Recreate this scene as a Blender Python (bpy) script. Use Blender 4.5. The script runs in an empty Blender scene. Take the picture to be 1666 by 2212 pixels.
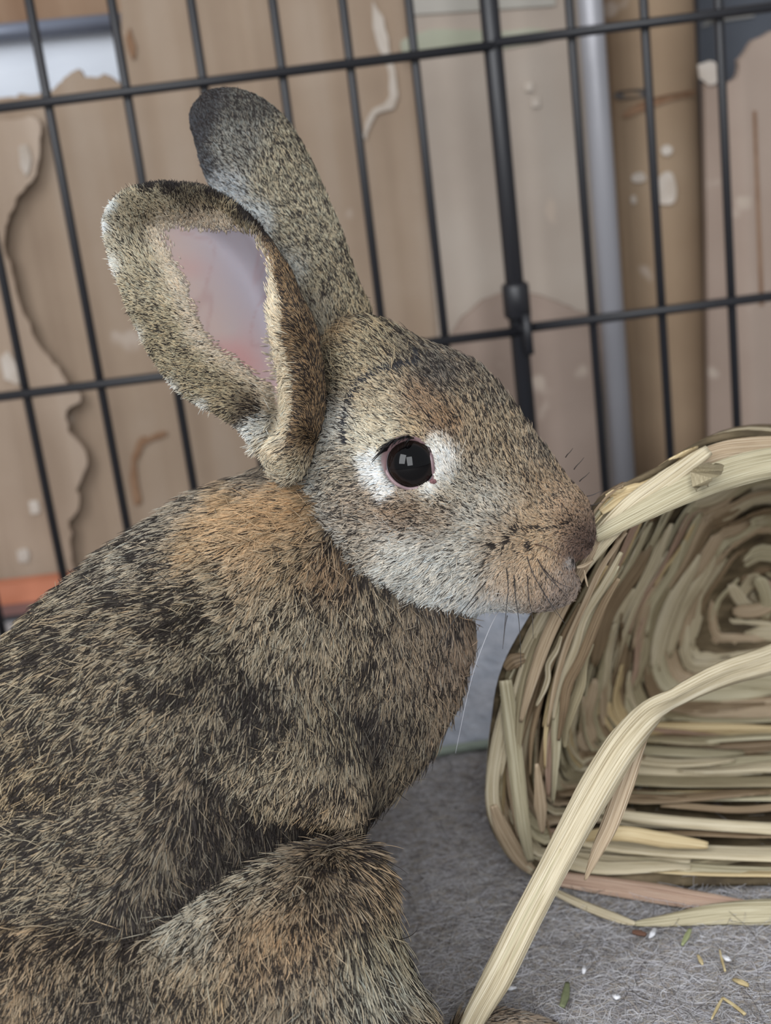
import bpy, bmesh, math, random
import numpy as np
from mathutils import Vector, Matrix

random.seed(7)
rng = np.random.default_rng(11)
scn = bpy.context.scene
col = scn.collection

# ------------------------------------------------------------------ camera
W_PX, H_PX, F_PX = 1666.0, 2212.0, 3050.0
CAM_H = 0.247
PITCH = math.radians(18.0)
ROLL = math.radians(7.2)
D0 = 0.36                      # distance of the rabbit's head
S = D0 / F_PX                  # metres per picture unit at that distance
CAM = np.array([0.0, 0.0, CAM_H])
FW = np.array([0.0, math.cos(PITCH), -math.sin(PITCH)])
U0 = np.array([0.0, math.sin(PITCH), math.cos(PITCH)])
R0 = np.array([1.0, 0.0, 0.0])
RT = math.cos(ROLL) * R0 - math.sin(ROLL) * U0
UP = math.sin(ROLL) * R0 + math.cos(ROLL) * U0

cam_data = bpy.data.cameras.new('camera')
cam_data.sensor_fit = 'VERTICAL'
cam_data.sensor_height = 24.0
cam_data.lens = F_PX / H_PX * 24.0
cam_data.clip_start = 0.01
cam_data.clip_end = 50
cam_data.dof.use_dof = True
cam_data.dof.focus_distance = D0 - 0.022
cam_data.dof.aperture_fstop = 10.0
cam = bpy.data.objects.new('camera', cam_data)
M = Matrix(((RT[0], UP[0], -FW[0], CAM[0]), (RT[1], UP[1], -FW[1], CAM[1]), (RT[2], UP[2], -FW[2], CAM[2]), (0, 0, 0, 1)))
cam.matrix_world = M
col.objects.link(cam)
scn.camera = cam

# ------------------------------------------------------------------ light
world = bpy.data.worlds.new('room_light')
scn.world = world
world.use_nodes = True
bg = world.node_tree.nodes['Background']
bg.inputs[0].default_value = (0.90, 0.95, 1.0, 1)
bg.inputs[1].default_value = 0.46


def area(name, loc, target, sx, sy, power, color):
    l = bpy.data.lights.new(name, 'AREA')
    l.shape = 'RECTANGLE'
    l.size, l.size_y = sx, sy
    l.energy = power
    l.color = color
    o = bpy.data.objects.new(name, l)
    o.location = loc
    d = Vector(target) - Vector(loc)
    o.rotation_euler = d.to_track_quat('-Z', 'Y').to_euler()
    col.objects.link(o)
    return o


area('window_light', (-0.85, -0.85, 1.25), (0.0, 0.42, 0.10), 0.75, 1.25, 22.0, (0.96, 0.98, 1.0))
area('window_light', (0.0, -1.25, 1.0), (0.0, 0.42, 0.10), 0.75, 1.25, 20.0, (0.96, 0.98, 1.0))

scn.view_settings.view_transform = 'Standard'
scn.view_settings.look = 'None'
scn.view_settings.exposure = 0.0
scn.view_settings.gamma = 1.0
scn.view_settings.use_curve_mapping = False
scn.cycles.max_bounces = 6
scn.cycles.diffuse_bounces = 2
scn.cycles.glossy_bounces = 3


# ------------------------------------------------------------------ helpers
def ray(u, v):
    return FW + RT * ((u - W_PX / 2) / F_PX) - UP * ((v - H_PX / 2) / F_PX)


def P(u, v, D):
    return CAM + ray(u, v) * D


def on_floor(u, v, h=0.0):
    r = ray(u, v)
    return CAM + r * ((h - CAM_H) / r[2])


def on_wall(u, v, y):
    r = ray(u, v)
    return CAM + r * (y / r[1])


def PP(uvz):
    """array of (u, v, z-in-picture-units) -> world points"""
    uvz = np.asarray(uvz, dtype=np.float64)
    D = D0 + uvz[:, 2] * S
    x = (uvz[:, 0] - W_PX / 2) / F_PX * D
    y = -(uvz[:, 1] - H_PX / 2) / F_PX * D
    return CAM + np.outer(x, RT) + np.outer(y, UP) + np.outer(D, FW)


def mesh_obj(name, verts, faces, mat=None, parent=None, smooth=True):
    me = bpy.data.meshes.new(name)
    me.from_pydata([tuple(map(float, v)) for v in verts], [], faces)
    me.update()
    if smooth:
        me.polygons.foreach_set('use_smooth', [True] * len(me.polygons))
    if mat:
        me.materials.append(mat)
    o = bpy.data.objects.new(name, me)
    col.objects.link(o)
    if parent:
        o.parent = parent
    return o


def empty(name, loc=(0, 0, 0)):
    o = bpy.data.objects.new(name, None)
    o.empty_display_size = 0.02
    o.location = loc
    col.objects.link(o)
    return o


def child(o, parent):
    o.parent = parent
    o.matrix_parent_inverse = Matrix.Translation(-Vector(parent.location))
    return o


def tag(o, label=None, cat=None, group=None, kind=None):
    if label:
        o['label'] = label
    if cat:
        o['category'] = cat
    if group:
        o['group'] = group
    if kind:
        o['kind'] = kind
    return o


def srgb(r, g, b):
    def f(c):
        c = c / 255.0
        return c / 12.92 if c <= 0.04045 else ((c + 0.055) / 1.055) ** 2.4
    return (f(r), f(g), f(b), 1.0)


def lin(rgb):
    return np.array(srgb(*rgb)[:3])


def new_mat(name):
    m = bpy.data.materials.new(name)
    m.use_nodes = True
    nt = m.node_tree
    return m, nt, nt.nodes['Principled BSDF']


def plain(name, rgb, rough=0.6, metal=0.0, spec=0.5):
    m, nt, b = new_mat(name)
    b.inputs['Base Color'].default_value = srgb(*rgb)
    b.inputs['Roughness'].default_value = rough
    b.inputs['Metallic'].default_value = metal
    b.inputs['Specular IOR Level'].default_value = spec
    return m


def noise_mat(name, stops, scale=(10, 10, 10), detail=4.0, rough=0.8, bump=0.0, bump_scale=None, spec=0.3, coord='Object', rough_noise=0.55):
    """colour ramp over a stretched noise"""
    m, nt, b = new_mat(name)
    N, L = nt.nodes, nt.links
    tc = N.new('ShaderNodeTexCoord')
    mp = N.new('ShaderNodeMapping')
    mp.inputs['Scale'].default_value = scale
    L.new(tc.outputs[coord], mp.inputs['Vector'])
    nz = N.new('ShaderNodeTexNoise')
    nz.inputs['Scale'].default_value = 1.0
    nz.inputs['Detail'].default_value = detail
    nz.inputs['Roughness'].default_value = rough_noise
    L.new(mp.outputs[0], nz.inputs['Vector'])
    rp = N.new('ShaderNodeValToRGB')
    cr = rp.color_ramp
    while len(cr.elements) < len(stops):
        cr.elements.new(0.5)
    for e, (p, c) in zip(cr.elements, stops):
        e.position = p
        e.color = srgb(*c)
    L.new(nz.outputs['Fac'], rp.inputs['Fac'])
    L.new(rp.outputs['Color'], b.inputs['Base Color'])
    b.inputs['Roughness'].default_value = rough
    b.inputs['Specular IOR Level'].default_value = spec
    if bump:
        bp = N.new('ShaderNodeBump')
        bp.inputs['Strength'].default_value = 1.0
        bp.inputs['Distance'].default_value = bump
        n2 = N.new('ShaderNodeTexNoise')
        n2.inputs['Scale'].default_value = 1.0
        n2.inputs['Detail'].default_value = 5.0
        mp2 = N.new('ShaderNodeMapping')
        mp2.inputs['Scale'].default_value = bump_scale or scale
        L.new(tc.outputs[coord], mp2.inputs['Vector'])
        L.new(mp2.outputs[0], n2.inputs['Vector'])
        L.new(n2.outputs['Fac'], bp.inputs['Height'])
        L.new(bp.outputs['Normal'], b.inputs['Normal'])
    return m


def spline(pts, n=8, closed=False):
    """Catmull-Rom through points of any dimension"""
    p = np.asarray(pts, dtype=np.float64)
    out = []
    m = len(p)
    rngi = range(m) if closed else range(m - 1)
    for i in rngi:
        if closed:
            a, b, c, d = p[(i - 1) % m], p[i], p[(i + 1) % m], p[(i + 2) % m]
        else:
            a, b, c, d = p[max(i - 1, 0)], p[i], p[i + 1], p[min(i + 2, m - 1)]
        for k in range(n):
            t = k / n
            out.append(0.5 * ((2 * b) + (-a + c) * t + (2 * a - 5 * b + 4 * c - d) * t * t + (-a + 3 * b - 3 * c + d) * t ** 3))
    if not closed:
        out.append(p[-1])
    return np.array(out)


def tube_mesh(path, rad, seg=8, cap=True):
    path = np.asarray(path, dtype=np.float64)
    n = len(path)
    rad = np.broadcast_to(np.asarray(rad, dtype=np.float64), (n,))
    tan = np.gradient(path, axis=0)
    tan /= np.linalg.norm(tan, axis=1)[:, None] + 1e-12
    ref = np.array([0.31, 0.17, 0.93])
    if abs(tan[0] @ ref) > 0.9:
        ref = np.array([0.9, 0.3, 0.1])
    verts, faces = [], []
    a = ref - tan[0] * (ref @ tan[0])
    a /= np.linalg.norm(a)
    for i in range(n):
        a = a - tan[i] * (a @ tan[i])
        a /= np.linalg.norm(a) + 1e-12
        b = np.cross(tan[i], a)
        for k in range(seg):
            th = 2 * math.pi * k / seg
            verts.append(path[i] + (a * math.cos(th) + b * math.sin(th)) * rad[i])
    for i in range(n - 1):
        for k in range(seg):
            k2 = (k + 1) % seg
            faces.append((i * seg + k, i * seg + k2, (i + 1) * seg + k2, (i + 1) * seg + k))
    if cap:
        faces.append(tuple(range(seg))[::-1])
        faces.append(tuple(range((n - 1) * seg, n * seg)))
    return verts, faces


def curves_obj(name, pos, rad, colr, mat, parent=None):
    """pos (N,K,3), rad (N,K), colr (N,K,3) -> hair curves"""
    n, k = pos.shape[:2]
    cu = bpy.data.hair_curves.new(name)
    cu.add_curves([k] * n)
    cu.attributes['position'].data.foreach_set('vector', pos.reshape(-1).astype(np.float32))
    ra = cu.attributes.get('radius') or cu.attributes.new('radius', 'FLOAT', 'POINT')
    ra.data.foreach_set('value', rad.reshape(-1).astype(np.float32))
    ca = cu.attributes.new('fur_colour', 'FLOAT_COLOR', 'POINT')
    c4 = np.ones((n * k, 4), dtype=np.float32)
    c4[:, :3] = colr.reshape(-1, 3)
    ca.data.foreach_set('color', c4.reshape(-1))
    cu.materials.append(mat)
    o = bpy.data.objects.new(name, cu)
    col.objects.link(o)
    if parent:
        child(o, parent)
    return o


def hair_material(name, rough=0.55, spec=0.25):
    m, nt, b = new_mat(name)
    at = nt.nodes.new('ShaderNodeAttribute')
    at.attribute_name = 'fur_colour'
    nt.links.new(at.outputs['Color'], b.inputs['Base Color'])
    b.inputs['Roughness'].default_value = rough
    b.inputs['Specular IOR Level'].default_value = spec
    return m



# ================================================================== STRUCTURE
m_floor = noise_mat('grey_carpet', [(0.25, (140, 137, 135)), (0.5, (172, 169, 169)), (0.75, (192, 190, 192))], scale=(160, 160, 160), detail=8, rough=0.95, bump=0.002, bump_scale=(500, 500, 500), spec=0.1)
fl = mesh_obj('floor', [(-2.5, -2.0, 0), (2.5, -2.0, 0), (2.5, 1.0, 0), (-2.5, 1.0, 0)], [(0, 1, 2, 3)], m_floor)
tag(fl, kind='structure')
m_wall = noise_mat('back_wall_paint', [(0.3, (126, 110, 98)), (0.7, (140, 124, 110))], scale=(6, 6, 3), rough=0.9)
wl = mesh_obj('wall_back', [(-2.5, 0.95, 0), (2.5, 0.95, 0), (2.5, 0.95, 2.2), (-2.5, 0.95, 2.2)], [(3, 2, 1, 0)], m_wall, smooth=False)
tag(wl, kind='structure')


def tri_fill(poly):
    from mathutils.geometry import tessellate_polygon
    return tessellate_polygon([[Vector((p[0], p[1], 0)) for p in poly]])


def sheet(name, outline, y, thick, mat, parent=None, top_z=None):
    """an upright board: outline given on its own plane at distance y, extruded backwards"""
    pts = [on_wall(u, v, y) for u, v in outline]
    pts = [np.array([p[0], y, max(p[2], 0.0)]) for p in pts]
    n = len(pts)
    tris = tri_fill([(p[0], p[2]) for p in pts])
    verts = [tuple(p) for p in pts] + [(p[0], y + thick, p[2]) for p in pts]
    faces = []
    for a, b_, c in tris:
        A, B, C_ = (np.array(pts[i])[[0, 2]] for i in (a, b_, c))
        cr = (B - A)[0] * (C_ - A)[1] - (B - A)[1] * (C_ - A)[0]
        t = (a, b_, c) if cr > 0 else (a, c, b_)
        faces.append(t)
        faces.append((t[0] + n, t[2] + n, t[1] + n))
    ar = sum(pts[i][0] * pts[(i + 1) % n][2] - pts[(i + 1) % n][0] * pts[i][2] for i in range(n))
    for i in range(n):
        j = (i + 1) % n
        q = (i, j, j + n, i + n)
        faces.append(q[::-1] if ar > 0 else q)
    o = mesh_obj(name, verts, faces, mat, None, smooth=False)
    if parent:
        o.parent = parent
    return o


def rough_line(pts, amp, n=6, seed=0):
    r = np.random.default_rng(seed)
    out = spline(pts, n)
    out[1:-1] += r.normal(0, amp, out[1:-1].shape)
    return [tuple(p) for p in out]


def cardboard(name, a, b_, c, sx=60.0):
    """corrugated board: soft upright bands, fine fibre and a few blotches"""
    m, nt, bs = new_mat(name)
    N, L = nt.nodes, nt.links
    tc = N.new('ShaderNodeTexCoord')
    mp = N.new('ShaderNodeMapping')
    mp.inputs['Scale'].default_value = (sx, sx, 1.6)
    L.new(tc.outputs['Object'], mp.inputs['Vector'])
    n1 = N.new('ShaderNodeTexNoise')
    n1.inputs['Scale'].default_value = 1
    n1.inputs['Detail'].default_value = 2
    L.new(mp.outputs[0], n1.inputs['Vector'])
    n2 = N.new('ShaderNodeTexNoise')
    n2.inputs['Scale'].default_value = 14
    n2.inputs['Detail'].default_value = 6
    L.new(tc.outputs['Object'], n2.inputs['Vector'])
    ad = N.new('ShaderNodeMix')
    ad.inputs['Factor'].default_value = 0.5
    L.new(n1.outputs['Fac'], ad.inputs[2])
    L.new(n2.outputs['Fac'], ad.inputs[3])
    rp = N.new('ShaderNodeValToRGB')
    rp.color_ramp.elements.new(0.5)
    for e, (p, cc) in zip(rp.color_ramp.elements, ((0.36, a), (0.5, b_), (0.64, c))):
        e.position = p
        e.color = srgb(*cc)
    L.new(ad.outputs[0], rp.inputs['Fac'])
    n3 = N.new('ShaderNodeTexNoise')
    n3.inputs['Scale'].default_value = 45
    L.new(tc.outputs['Object'], n3.inputs['Vector'])
    r3 = N.new('ShaderNodeValToRGB')
    r3.color_ramp.elements[0].position = 0.69
    r3.color_ramp.elements[1].position = 0.76
    L.new(n3.outputs['Fac'], r3.inputs['Fac'])
    mx = N.new('ShaderNodeMix')
    mx.data_type = 'RGBA'
    L.new(r3.outputs['Color'], mx.inputs[0])
    L.new(rp.outputs['Color'], mx.inputs[6])
    mx.inputs[7].default_value = srgb(178, 162, 148)
    L.new(mx.outputs[2], bs.inputs['Base Color'])
    bs.inputs['Roughness'].default_value = 0.8
    bs.inputs['Specular IOR Level'].default_value = 0.25
    bp = N.new('ShaderNodeBump')
    bp.inputs['Distance'].default_value = 0.0015
    L.new(n1.outputs['Fac'], bp.inputs['Height'])
    L.new(bp.outputs['Normal'], bs.inputs['Normal'])
    return m


m_card = cardboard('cardboard_tan', (142, 122, 104), (156, 136, 117), (166, 148, 131))
m_card2 = cardboard('cardboard_pinkish', (146, 127, 114), (158, 139, 126), (168, 150, 137), 40)
m_card3 = cardboard('cardboard_grey', (158, 144, 132), (168, 155, 143), (176, 165, 154), 30)
m_card4 = cardboard('cardboard_dun', (134, 116, 104), (148, 130, 118), (160, 142, 130), 30)
m_tear = noise_mat('torn_paper', [(0.3, (124, 92, 68)), (0.7, (150, 120, 96))], scale=(80, 80, 80), rough=0.9)
m_pale = noise_mat('pale_paper', [(0.3, (176, 162, 148)), (0.7, (198, 188, 178))], scale=(60, 60, 60), rough=0.9)
m_black = plain('black_enamel', (33, 33, 37), 0.42)

# --- big tan sheet behind the ears
torn = rough_line([(-560, 290), (-120, 230), (0, 212), (70, 205), (112, 198), (130, 176), (168, 150), (185, 166), (232, 164), (258, 182)], 2.5, 5, 1)
A = sheet('cardboard_sheet', torn + [(264, 100), (258, -60), (560, -60), (868, -60), (880, 30), (905, 230), (935, 500), (965, 760), (990, 1500), (600, 1560), (-120, 1620), (-560, 1690)], 0.70, 0.005, m_card)
tag(A, 'large tan cardboard sheet with a torn upper edge, behind the rabbit ears', 'cardboard', 'cardboard leaning behind the wire pen')
for k, (pts, mt) in enumerate([
        (rough_line([(285, 985), (300, 950), (335, 938), (358, 934), (352, 944), (318, 956), (300, 985), (296, 1030), (304, 1080), (290, 1090), (280, 1040)], 1.5, 3, 3), m_tear),
        (rough_line([(805, 0), (835, 60), (848, 130), (862, 190), (850, 235), (812, 250), (790, 300), (786, 285), (806, 236), (838, 218), (842, 170), (826, 120), (806, 60)], 2, 3, 4), m_pale),
        (rough_line([(280, 60), (292, 100), (290, 126), (280, 118), (272, 80)], 1, 3, 5), m_tear)]):
    o = sheet('torn_patch', pts, 0.6985, 0.0014, mt, A)
# --- torn layer at the far left
edge = rough_line([(-420, 300), (-140, 262), (0, 256), (80, 256), (84, 300), (76, 377), (40, 420), (22, 468), (8, 512), (28, 590), (46, 660), (82, 740), (128, 796), (148, 832), (176, 858), (142, 892), (150, 930), (178, 968), (186, 1010),
                   (166, 1060), (172, 1100), (150, 1126), (152, 1180), (160, 1240)], 2.2, 4, 6)
B = sheet('cardboard_sheet', edge + [(165, 1420), (-420, 1520)], 0.6915, 0.005, cardboard('cardboard_light', (152, 132, 114), (168, 148, 130), (180, 162, 146)))
tag(B, 'ragged torn cardboard layer with pale specks at the left edge', 'cardboard', 'cardboard leaning behind the wire pen')
for k, pts in enumerate([[(40, 318), (58, 312), (66, 345), (58, 378), (44, 360)], [(0, 775), (18, 760), (34, 790), (40, 830), (10, 820)], [(62, 1085), (82, 1084), (84, 1108), (66, 1110)], [(36, 1190), (58, 1186), (62, 1212), (40, 1214)]]):
    sheet('pale_peel', rough_line(pts, 1.0, 4, 60 + k), 0.6903, 0.0014, m_pale, B)
# --- what shows through the gap above the torn edge
o = sheet('white_panel', [(-560, 140), (258, 60), (300, 60), (300, 280), (-560, 400)], 0.735, 0.008, noise_mat('white_plastic', [(0.3, (206, 212, 224)), (0.7, (232, 238, 246))], scale=(8, 8, 30), rough=0.35))
tag(o, 'glossy white panel seen through the gap at top left', 'panel')
a0, a1 = on_wall(-560, 122, 0.728), on_wall(262, 46, 0.728)
v_, f_ = tube_mesh([a0, a0 * 0.5 + a1 * 0.5, a1], 0.0042, 12)
o = mesh_obj('metal_rail', v_, f_, plain('grey_rail', (128, 134, 150), 0.35, 0.3))
tag(o, 'grey metal rail above the white panel at top left', 'rail')
o = sheet('cardboard_box', [(-560, -80), (300, -80), (300, 48), (-560, 130)], 0.745, 0.05, cardboard('cardboard_brown', (136, 108, 86), (150, 124, 102), (166, 142, 122)))
tag(o, 'brown cardboard box edge above the grey rail', 'cardboard', 'cardboard leaning behind the wire pen')
# --- grey-beige sheet right of the ears
C1 = sheet('cardboard_sheet', [(868, -60), (1290, -60), (1300, 300), (1330, 1300), (985, 1400), (945, 700), (905, 250)], 0.690, 0.006, m_card3)
tag(C1, 'smooth grey-beige cardboard sheet behind the thick black post', 'cardboard', 'cardboard leaning behind the wire pen')
m_green = noise_mat('faded_green_print', [(0.3, (150, 152, 132)), (0.7, (170, 168, 152))], scale=(20, 20, 20), rough=0.8)
sheet('printed_band', rough_line([(866, 100), (880, 80), (960, 60), (1060, 66), (1180, 60), (1190, 86), (1090, 104), (960, 112), (900, 118), (872, 122)], 1.5, 3, 9), 0.6888, 0.0014, m_green, C1)
sheet('printed_band', [(880, -40), (1200, -60), (1200, 12), (1050, 22), (890, 32)], 0.6888, 0.0014, noise_mat('faded_grey_print', [(0.3, (158, 154, 144)), (0.7, (170, 164, 156))], scale=(20, 20, 20), rough=0.8), C1)
for k, (x, y_) in enumerate([(1157, 222), (1142, 188)]):
    sheet('pale_speck', [(x - 9, y_ - 8), (x + 8, y_ - 10), (x + 10, y_ + 8), (x - 7, y_ + 10)], 0.6886, 0.0016, m_pale, C1)
C2 = sheet('cardboard_flap', rough_line([(945, 770), (1000, 690), (1060, 642), (1120, 632), (1190, 650), (1250, 672), (1300, 694)], 2, 4, 12) + [(1318, 1300), (985, 1380)], 0.680, 0.005, m_card4)
tag(C2, 'dun cardboard flap low behind the rabbit forehead', 'cardboard', 'cardboard leaning behind the wire pen')
# --- upright metal pole, paper tube
pa = on_wall(1310, 500, 0.668)
v_, f_ = tube_mesh([(pa[0], 0.668, 0.0), (pa[0], 0.668, 0.2), (pa[0], 0.668, 0.42)], 0.0058, 16)
o = mesh_obj('metal_pole', v_, f_, plain('brushed_steel', (158, 157, 162), 0.4, 0.2))
tag(o, 'slim grey metal pole standing between cardboard and brown tube', 'pole')
pa = on_wall(1424, 500, 0.712)
v_, f_ = tube_mesh([(pa[0], 0.712, z) for z in np.linspace(0, 0.45, 10)], 0.0225, 40)
T1 = mesh_obj('cardboard_tube', v_, f_, cardboard('tube_paper', (132, 110, 88), (146, 124, 101), (158, 137, 114), 10))
tag(T1, 'thick brown cardboard tube standing upright at the right', 'tube')


def tube_patch(pts, mat, name):
    """a scrap of paper wrapped on the tube"""
    q = spline(pts, 3, True)
    cxx, cyy, rr = pa[0], 0.712, 0.0232
    tris = tri_fill([(p[0], -p[1]) for p in q])
    vs = []
    for off_ in (0.0006, -0.0006):
        for p in q:
            w_ = on_wall(p[0], p[1], 0.712 - 0.02)
            dx = np.clip((w_[0] - cxx) / rr, -0.98, 0.98)
            vs.append((cxx + dx * (rr + off_), cyy - math.sqrt(1 - dx * dx) * (rr + off_), w_[2]))
    n = len(q)
    fs = [t for t in tris] + [(t[0] + n, t[2] + n, t[1] + n) for t in tris] + [(i, (i + 1) % n, (i + 1) % n + n, i + n) for i in range(n)]
    o = mesh_obj(name, vs, fs, mat, T1, smooth=False)
    return o


tube_patch([(1338, 200), (1365, 194), (1398, 192), (1400, 206), (1366, 212), (1340, 214)], plain('grey_tape', (86, 82, 80), 0.5), 'tape_scrap')
tube_patch([(1352, 246), (1380, 222), (1430, 206), (1500, 196), (1500, 204), (1440, 218), (1390, 238), (1358, 254)], m_tear, 'torn_strip')
for pts in ([(1420, 385), (1436, 370), (1450, 376), (1458, 410), (1452, 436), (1430, 440), (1414, 430)], [(1370, 378), (1386, 372), (1396, 386), (1384, 394), (1370, 392)], [(1426, 318), (1440, 312), (1450, 322), (1442, 334), (1428, 332)], [(1368, 426), (1374, 424), (1376, 440), (1369, 440)]):
    tube_patch(pts, m_pale, 'pale_peel')
# --- right-hand box and the dark carton behind it
E1 = sheet('cardboard_sheet', rough_line([(1522, 178), (1560, 182), (1590, 168), (1604, 122), (1640, 84), (1700, 60), (1780, 50)], 2.0, 4, 15) + [(1800, 400), (1840, 1300), (1545, 1330), (1528, 500)], 0.684, 0.006, m_card2)
tag(E1, 'pinkish cardboard sheet with a torn top at the right edge', 'cardboard', 'cardboard leaning behind the wire pen')
sheet('torn_patch', rough_line([(1508, 140), (1530, 132), (1552, 140), (1556, 172), (1534, 184), (1512, 170)], 1.5, 3, 16), 0.6825, 0.0014, m_pale, E1)
sheet('crease_strip', [(1628, 240), (1634, 240), (1650, 660), (1643, 660)], 0.683, 0.0012, m_tear, E1)
E2 = sheet('dark_carton', [(1506, -60), (1800, -60), (1800, 400), (1520, 420)], 0.75, 0.06, noise_mat('slate_print', [(0.3, (70, 74, 82)), (0.7, (84, 88, 96))], scale=(12, 12, 12), rough=0.6))
tag(E2, 'dark slate-grey printed carton behind the torn top right cardboard', 'box')
for x0, x1, y0 in ((1526, 1630, 44), (1518, 1560, 52)):
    sheet('printed_line', [(x0, y0), (x1, y0 - 14), (x1, y0 - 8), (x0, y0 + 7)], 0.7488, 0.0015, plain('pale_ink', (128, 126, 122), 0.6), E2)
# --- orange strip at the foot of the left sheet
m_or = noise_mat('orange_board', [(0.3, (176, 108, 80)), (0.7, (196, 128, 100))], scale=(30, 30, 60), rough=0.7)
o = sheet('orange_plank', [(-420, 1310), (-20, 1266), (165, 1244), (170, 1290), (-420, 1360)], 0.664, 0.008, m_or)
tag(o, 'orange plank lying along the foot of the cardboard, far left', 'plank')
o = sheet('dusky_plank', [(-420, 1361), (170, 1291), (172, 1312), (-420, 1384)], 0.662, 0.010, plain('dusky_pink', (122, 88, 82), 0.8))
tag(o, 'dusky pink plank under the orange one, far left', 'plank')
o = sheet('dark_plinth', [(-420, 1385), (172, 1313), (172, 1420), (-420, 1500)], 0.661, 0.010, plain('dark_plinth', (46, 46, 50), 0.7))
tag(o, 'black plinth strip on the floor below the dusky plank', 'plinth')

# ================================================================== WIRE PEN
CY = 0.62
pen = empty('wire_pen', (0.0, CY, 0.0))
tag(pen, 'black wire pen panel with upright bars behind the rabbit', 'pen')


def wire(name, a, b_, r, seg=8, n=2):
    pts = [np.array(a) * (1 - t) + np.array(b_) * t for t in np.linspace(0, 1, n)]
    v_, f_ = tube_mesh(pts, r, seg)
    o = mesh_obj(name, v_, f_, m_black)
    child(o, pen)
    return o


HTOP = 0.366
for x in (-0.2185, -0.1855, -0.152, -0.1187, -0.0854, -0.0531, -0.0198, 0.0088, 0.0360, 0.1022, 0.1332, 0.1645, 0.1975, 0.2305):
    wire('upright_wire', (x, CY, 0.0), (x, CY, HTOP), 0.0020)
for z in (0.0035, 0.1222, 0.2432, HTOP):
    wire('cross_wire', (-0.2185, CY - 0.003, z), (0.0690, CY - 0.003, z), 0.0021)
    wire('cross_wire', (0.0690, CY - 0.003, z + 0.001), (0.2305, CY - 0.003, z + 0.0015), 0.0021)
wire('post', (0.0690, CY, 0.0), (0.0690, CY, HTOP + 0.006), 0.0041, 12)
# latch sleeve on the post
v_, f_ = tube_mesh([(0.0690, CY - 0.001, z) for z in (0.128, 0.129, 0.1425, 0.1435)], [0.005, 0.006, 0.006, 0.005], 14)
o = mesh_obj('latch_sleeve', v_, f_, m_black)
child(o, pen)
v_, f_ = tube_mesh([(0.0690 + 0.003, CY - 0.006, z) for z in (0.112, 0.120, 0.130)], 0.0022, 10)
o = mesh_obj('latch_pin', v_, f_, m_black)
child(o, pen)

# pale fleece mat further back on the floor
corners = [on_floor(700, 1665), on_floor(1150, 1592)]
x0, x1 = -0.06, 0.30
ym = [0.468, 0.468]
nx_, ny_ = 40, 18
vs, fs = [], []
for j in range(ny_ + 1):
    for i in range(nx_ + 1):
        x = x0 + (x1 - x0) * i / nx_
        y = 0.463 + (0.612 - 0.463) * j / ny_ + (0.002 * math.sin(x * 60) if j == 0 else 0)
        e = min(j, 2) / 2 * min(1, min(i, nx_ - i) / 1.0)
        z = 0.001 + e * (0.0045 + 0.0018 * math.sin(x * 70 + y * 30) * math.sin(y * 90 - x * 20))
        vs.append((x, y, z))
for j in range(ny_):
    for i in range(nx_):
        a = j * (nx_ + 1) + i
        fs.append((a, a + 1, a + nx_ + 2, a + nx_ + 1))
o = mesh_obj('fleece_mat', vs, fs, noise_mat('pale_fleece', [(0.3, (158, 164, 176)), (0.7, (192, 196, 206))], scale=(120, 120, 120), detail=6, rough=0.95, bump=0.002, bump_scale=(400, 400, 400), spec=0.1))
md = o.modifiers.new('thick', 'SOLIDIFY')
md.thickness = 0.001
md.offset = 1
fleece = o
tag(fleece, 'pale blue-grey fleece mat on the carpet between rabbit and basket', 'mat')
hem = [(x, 0.463 + 0.002 * math.sin(x * 60) - 0.001, 0.0026) for x in np.linspace(x0, x1, 60)]
v_, f_ = tube_mesh(hem, 0.0018, 8)
mesh_obj('hem', v_, f_, plain('sage_hem', (150, 160, 148), 0.9), fleece)

# ================================================================== RABBIT
# An implicit figure in rabbit coordinates (u right, v down, z away; 1 unit = S metres), meshed with surface nets.
GS = 8.0
gu = np.arange(-780, 1324, GS)
gv = np.arange(150, 2640, GS)
gz = np.arange(-560, 480, GS)
GU, GV = np.meshgrid(gu, gv, indexing='ij')
Zr = gz[None, None, :].astype(np.float32)


def poly_sdf(poly, qu, qv):
    """signed distance to a closed polygon, positive inside"""
    p = np.asarray(poly)
    q = np.roll(p, -1, axis=0)
    best = np.full(qu.shape, 1e9)
    inside = np.zeros(qu.shape, dtype=bool)
    for (x0, y0), (x1, y1) in zip(p, q):
        dx, dy = x1 - x0, y1 - y0
        L2 = dx * dx + dy * dy + 1e-9
        t = np.clip(((qu - x0) * dx + (qv - y0) * dy) / L2, 0, 1)
        d = (qu - x0 - t * dx) ** 2 + (qv - y0 - t * dy) ** 2
        best = np.minimum(best, d)
        c = ((y0 > qv) != (y1 > qv)) & (qu < (x1 - x0) * (qv - y0) / (y1 - y0 + 1e-12) + x0)
        inside ^= c
    d = np.sqrt(best)
    return np.where(inside, d, -d)


def gblur(a, sig):
    r = int(3 * sig) + 1
    k = np.exp(-0.5 * (np.arange(-r, r + 1) / sig) ** 2)
    k /= k.sum()
    for ax in (0, 1):
        b = np.moveaxis(a, ax, -1)
        pad = np.pad(b, [(0, 0)] * (b.ndim - 1) + [(r, r)], mode='edge')
        out = np.zeros_like(b)
        for i, w in enumerate(k):
            out += w * pad[..., i:i + b.shape[-1]]
        a = np.moveaxis(out, -1, ax)
    return a


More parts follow.
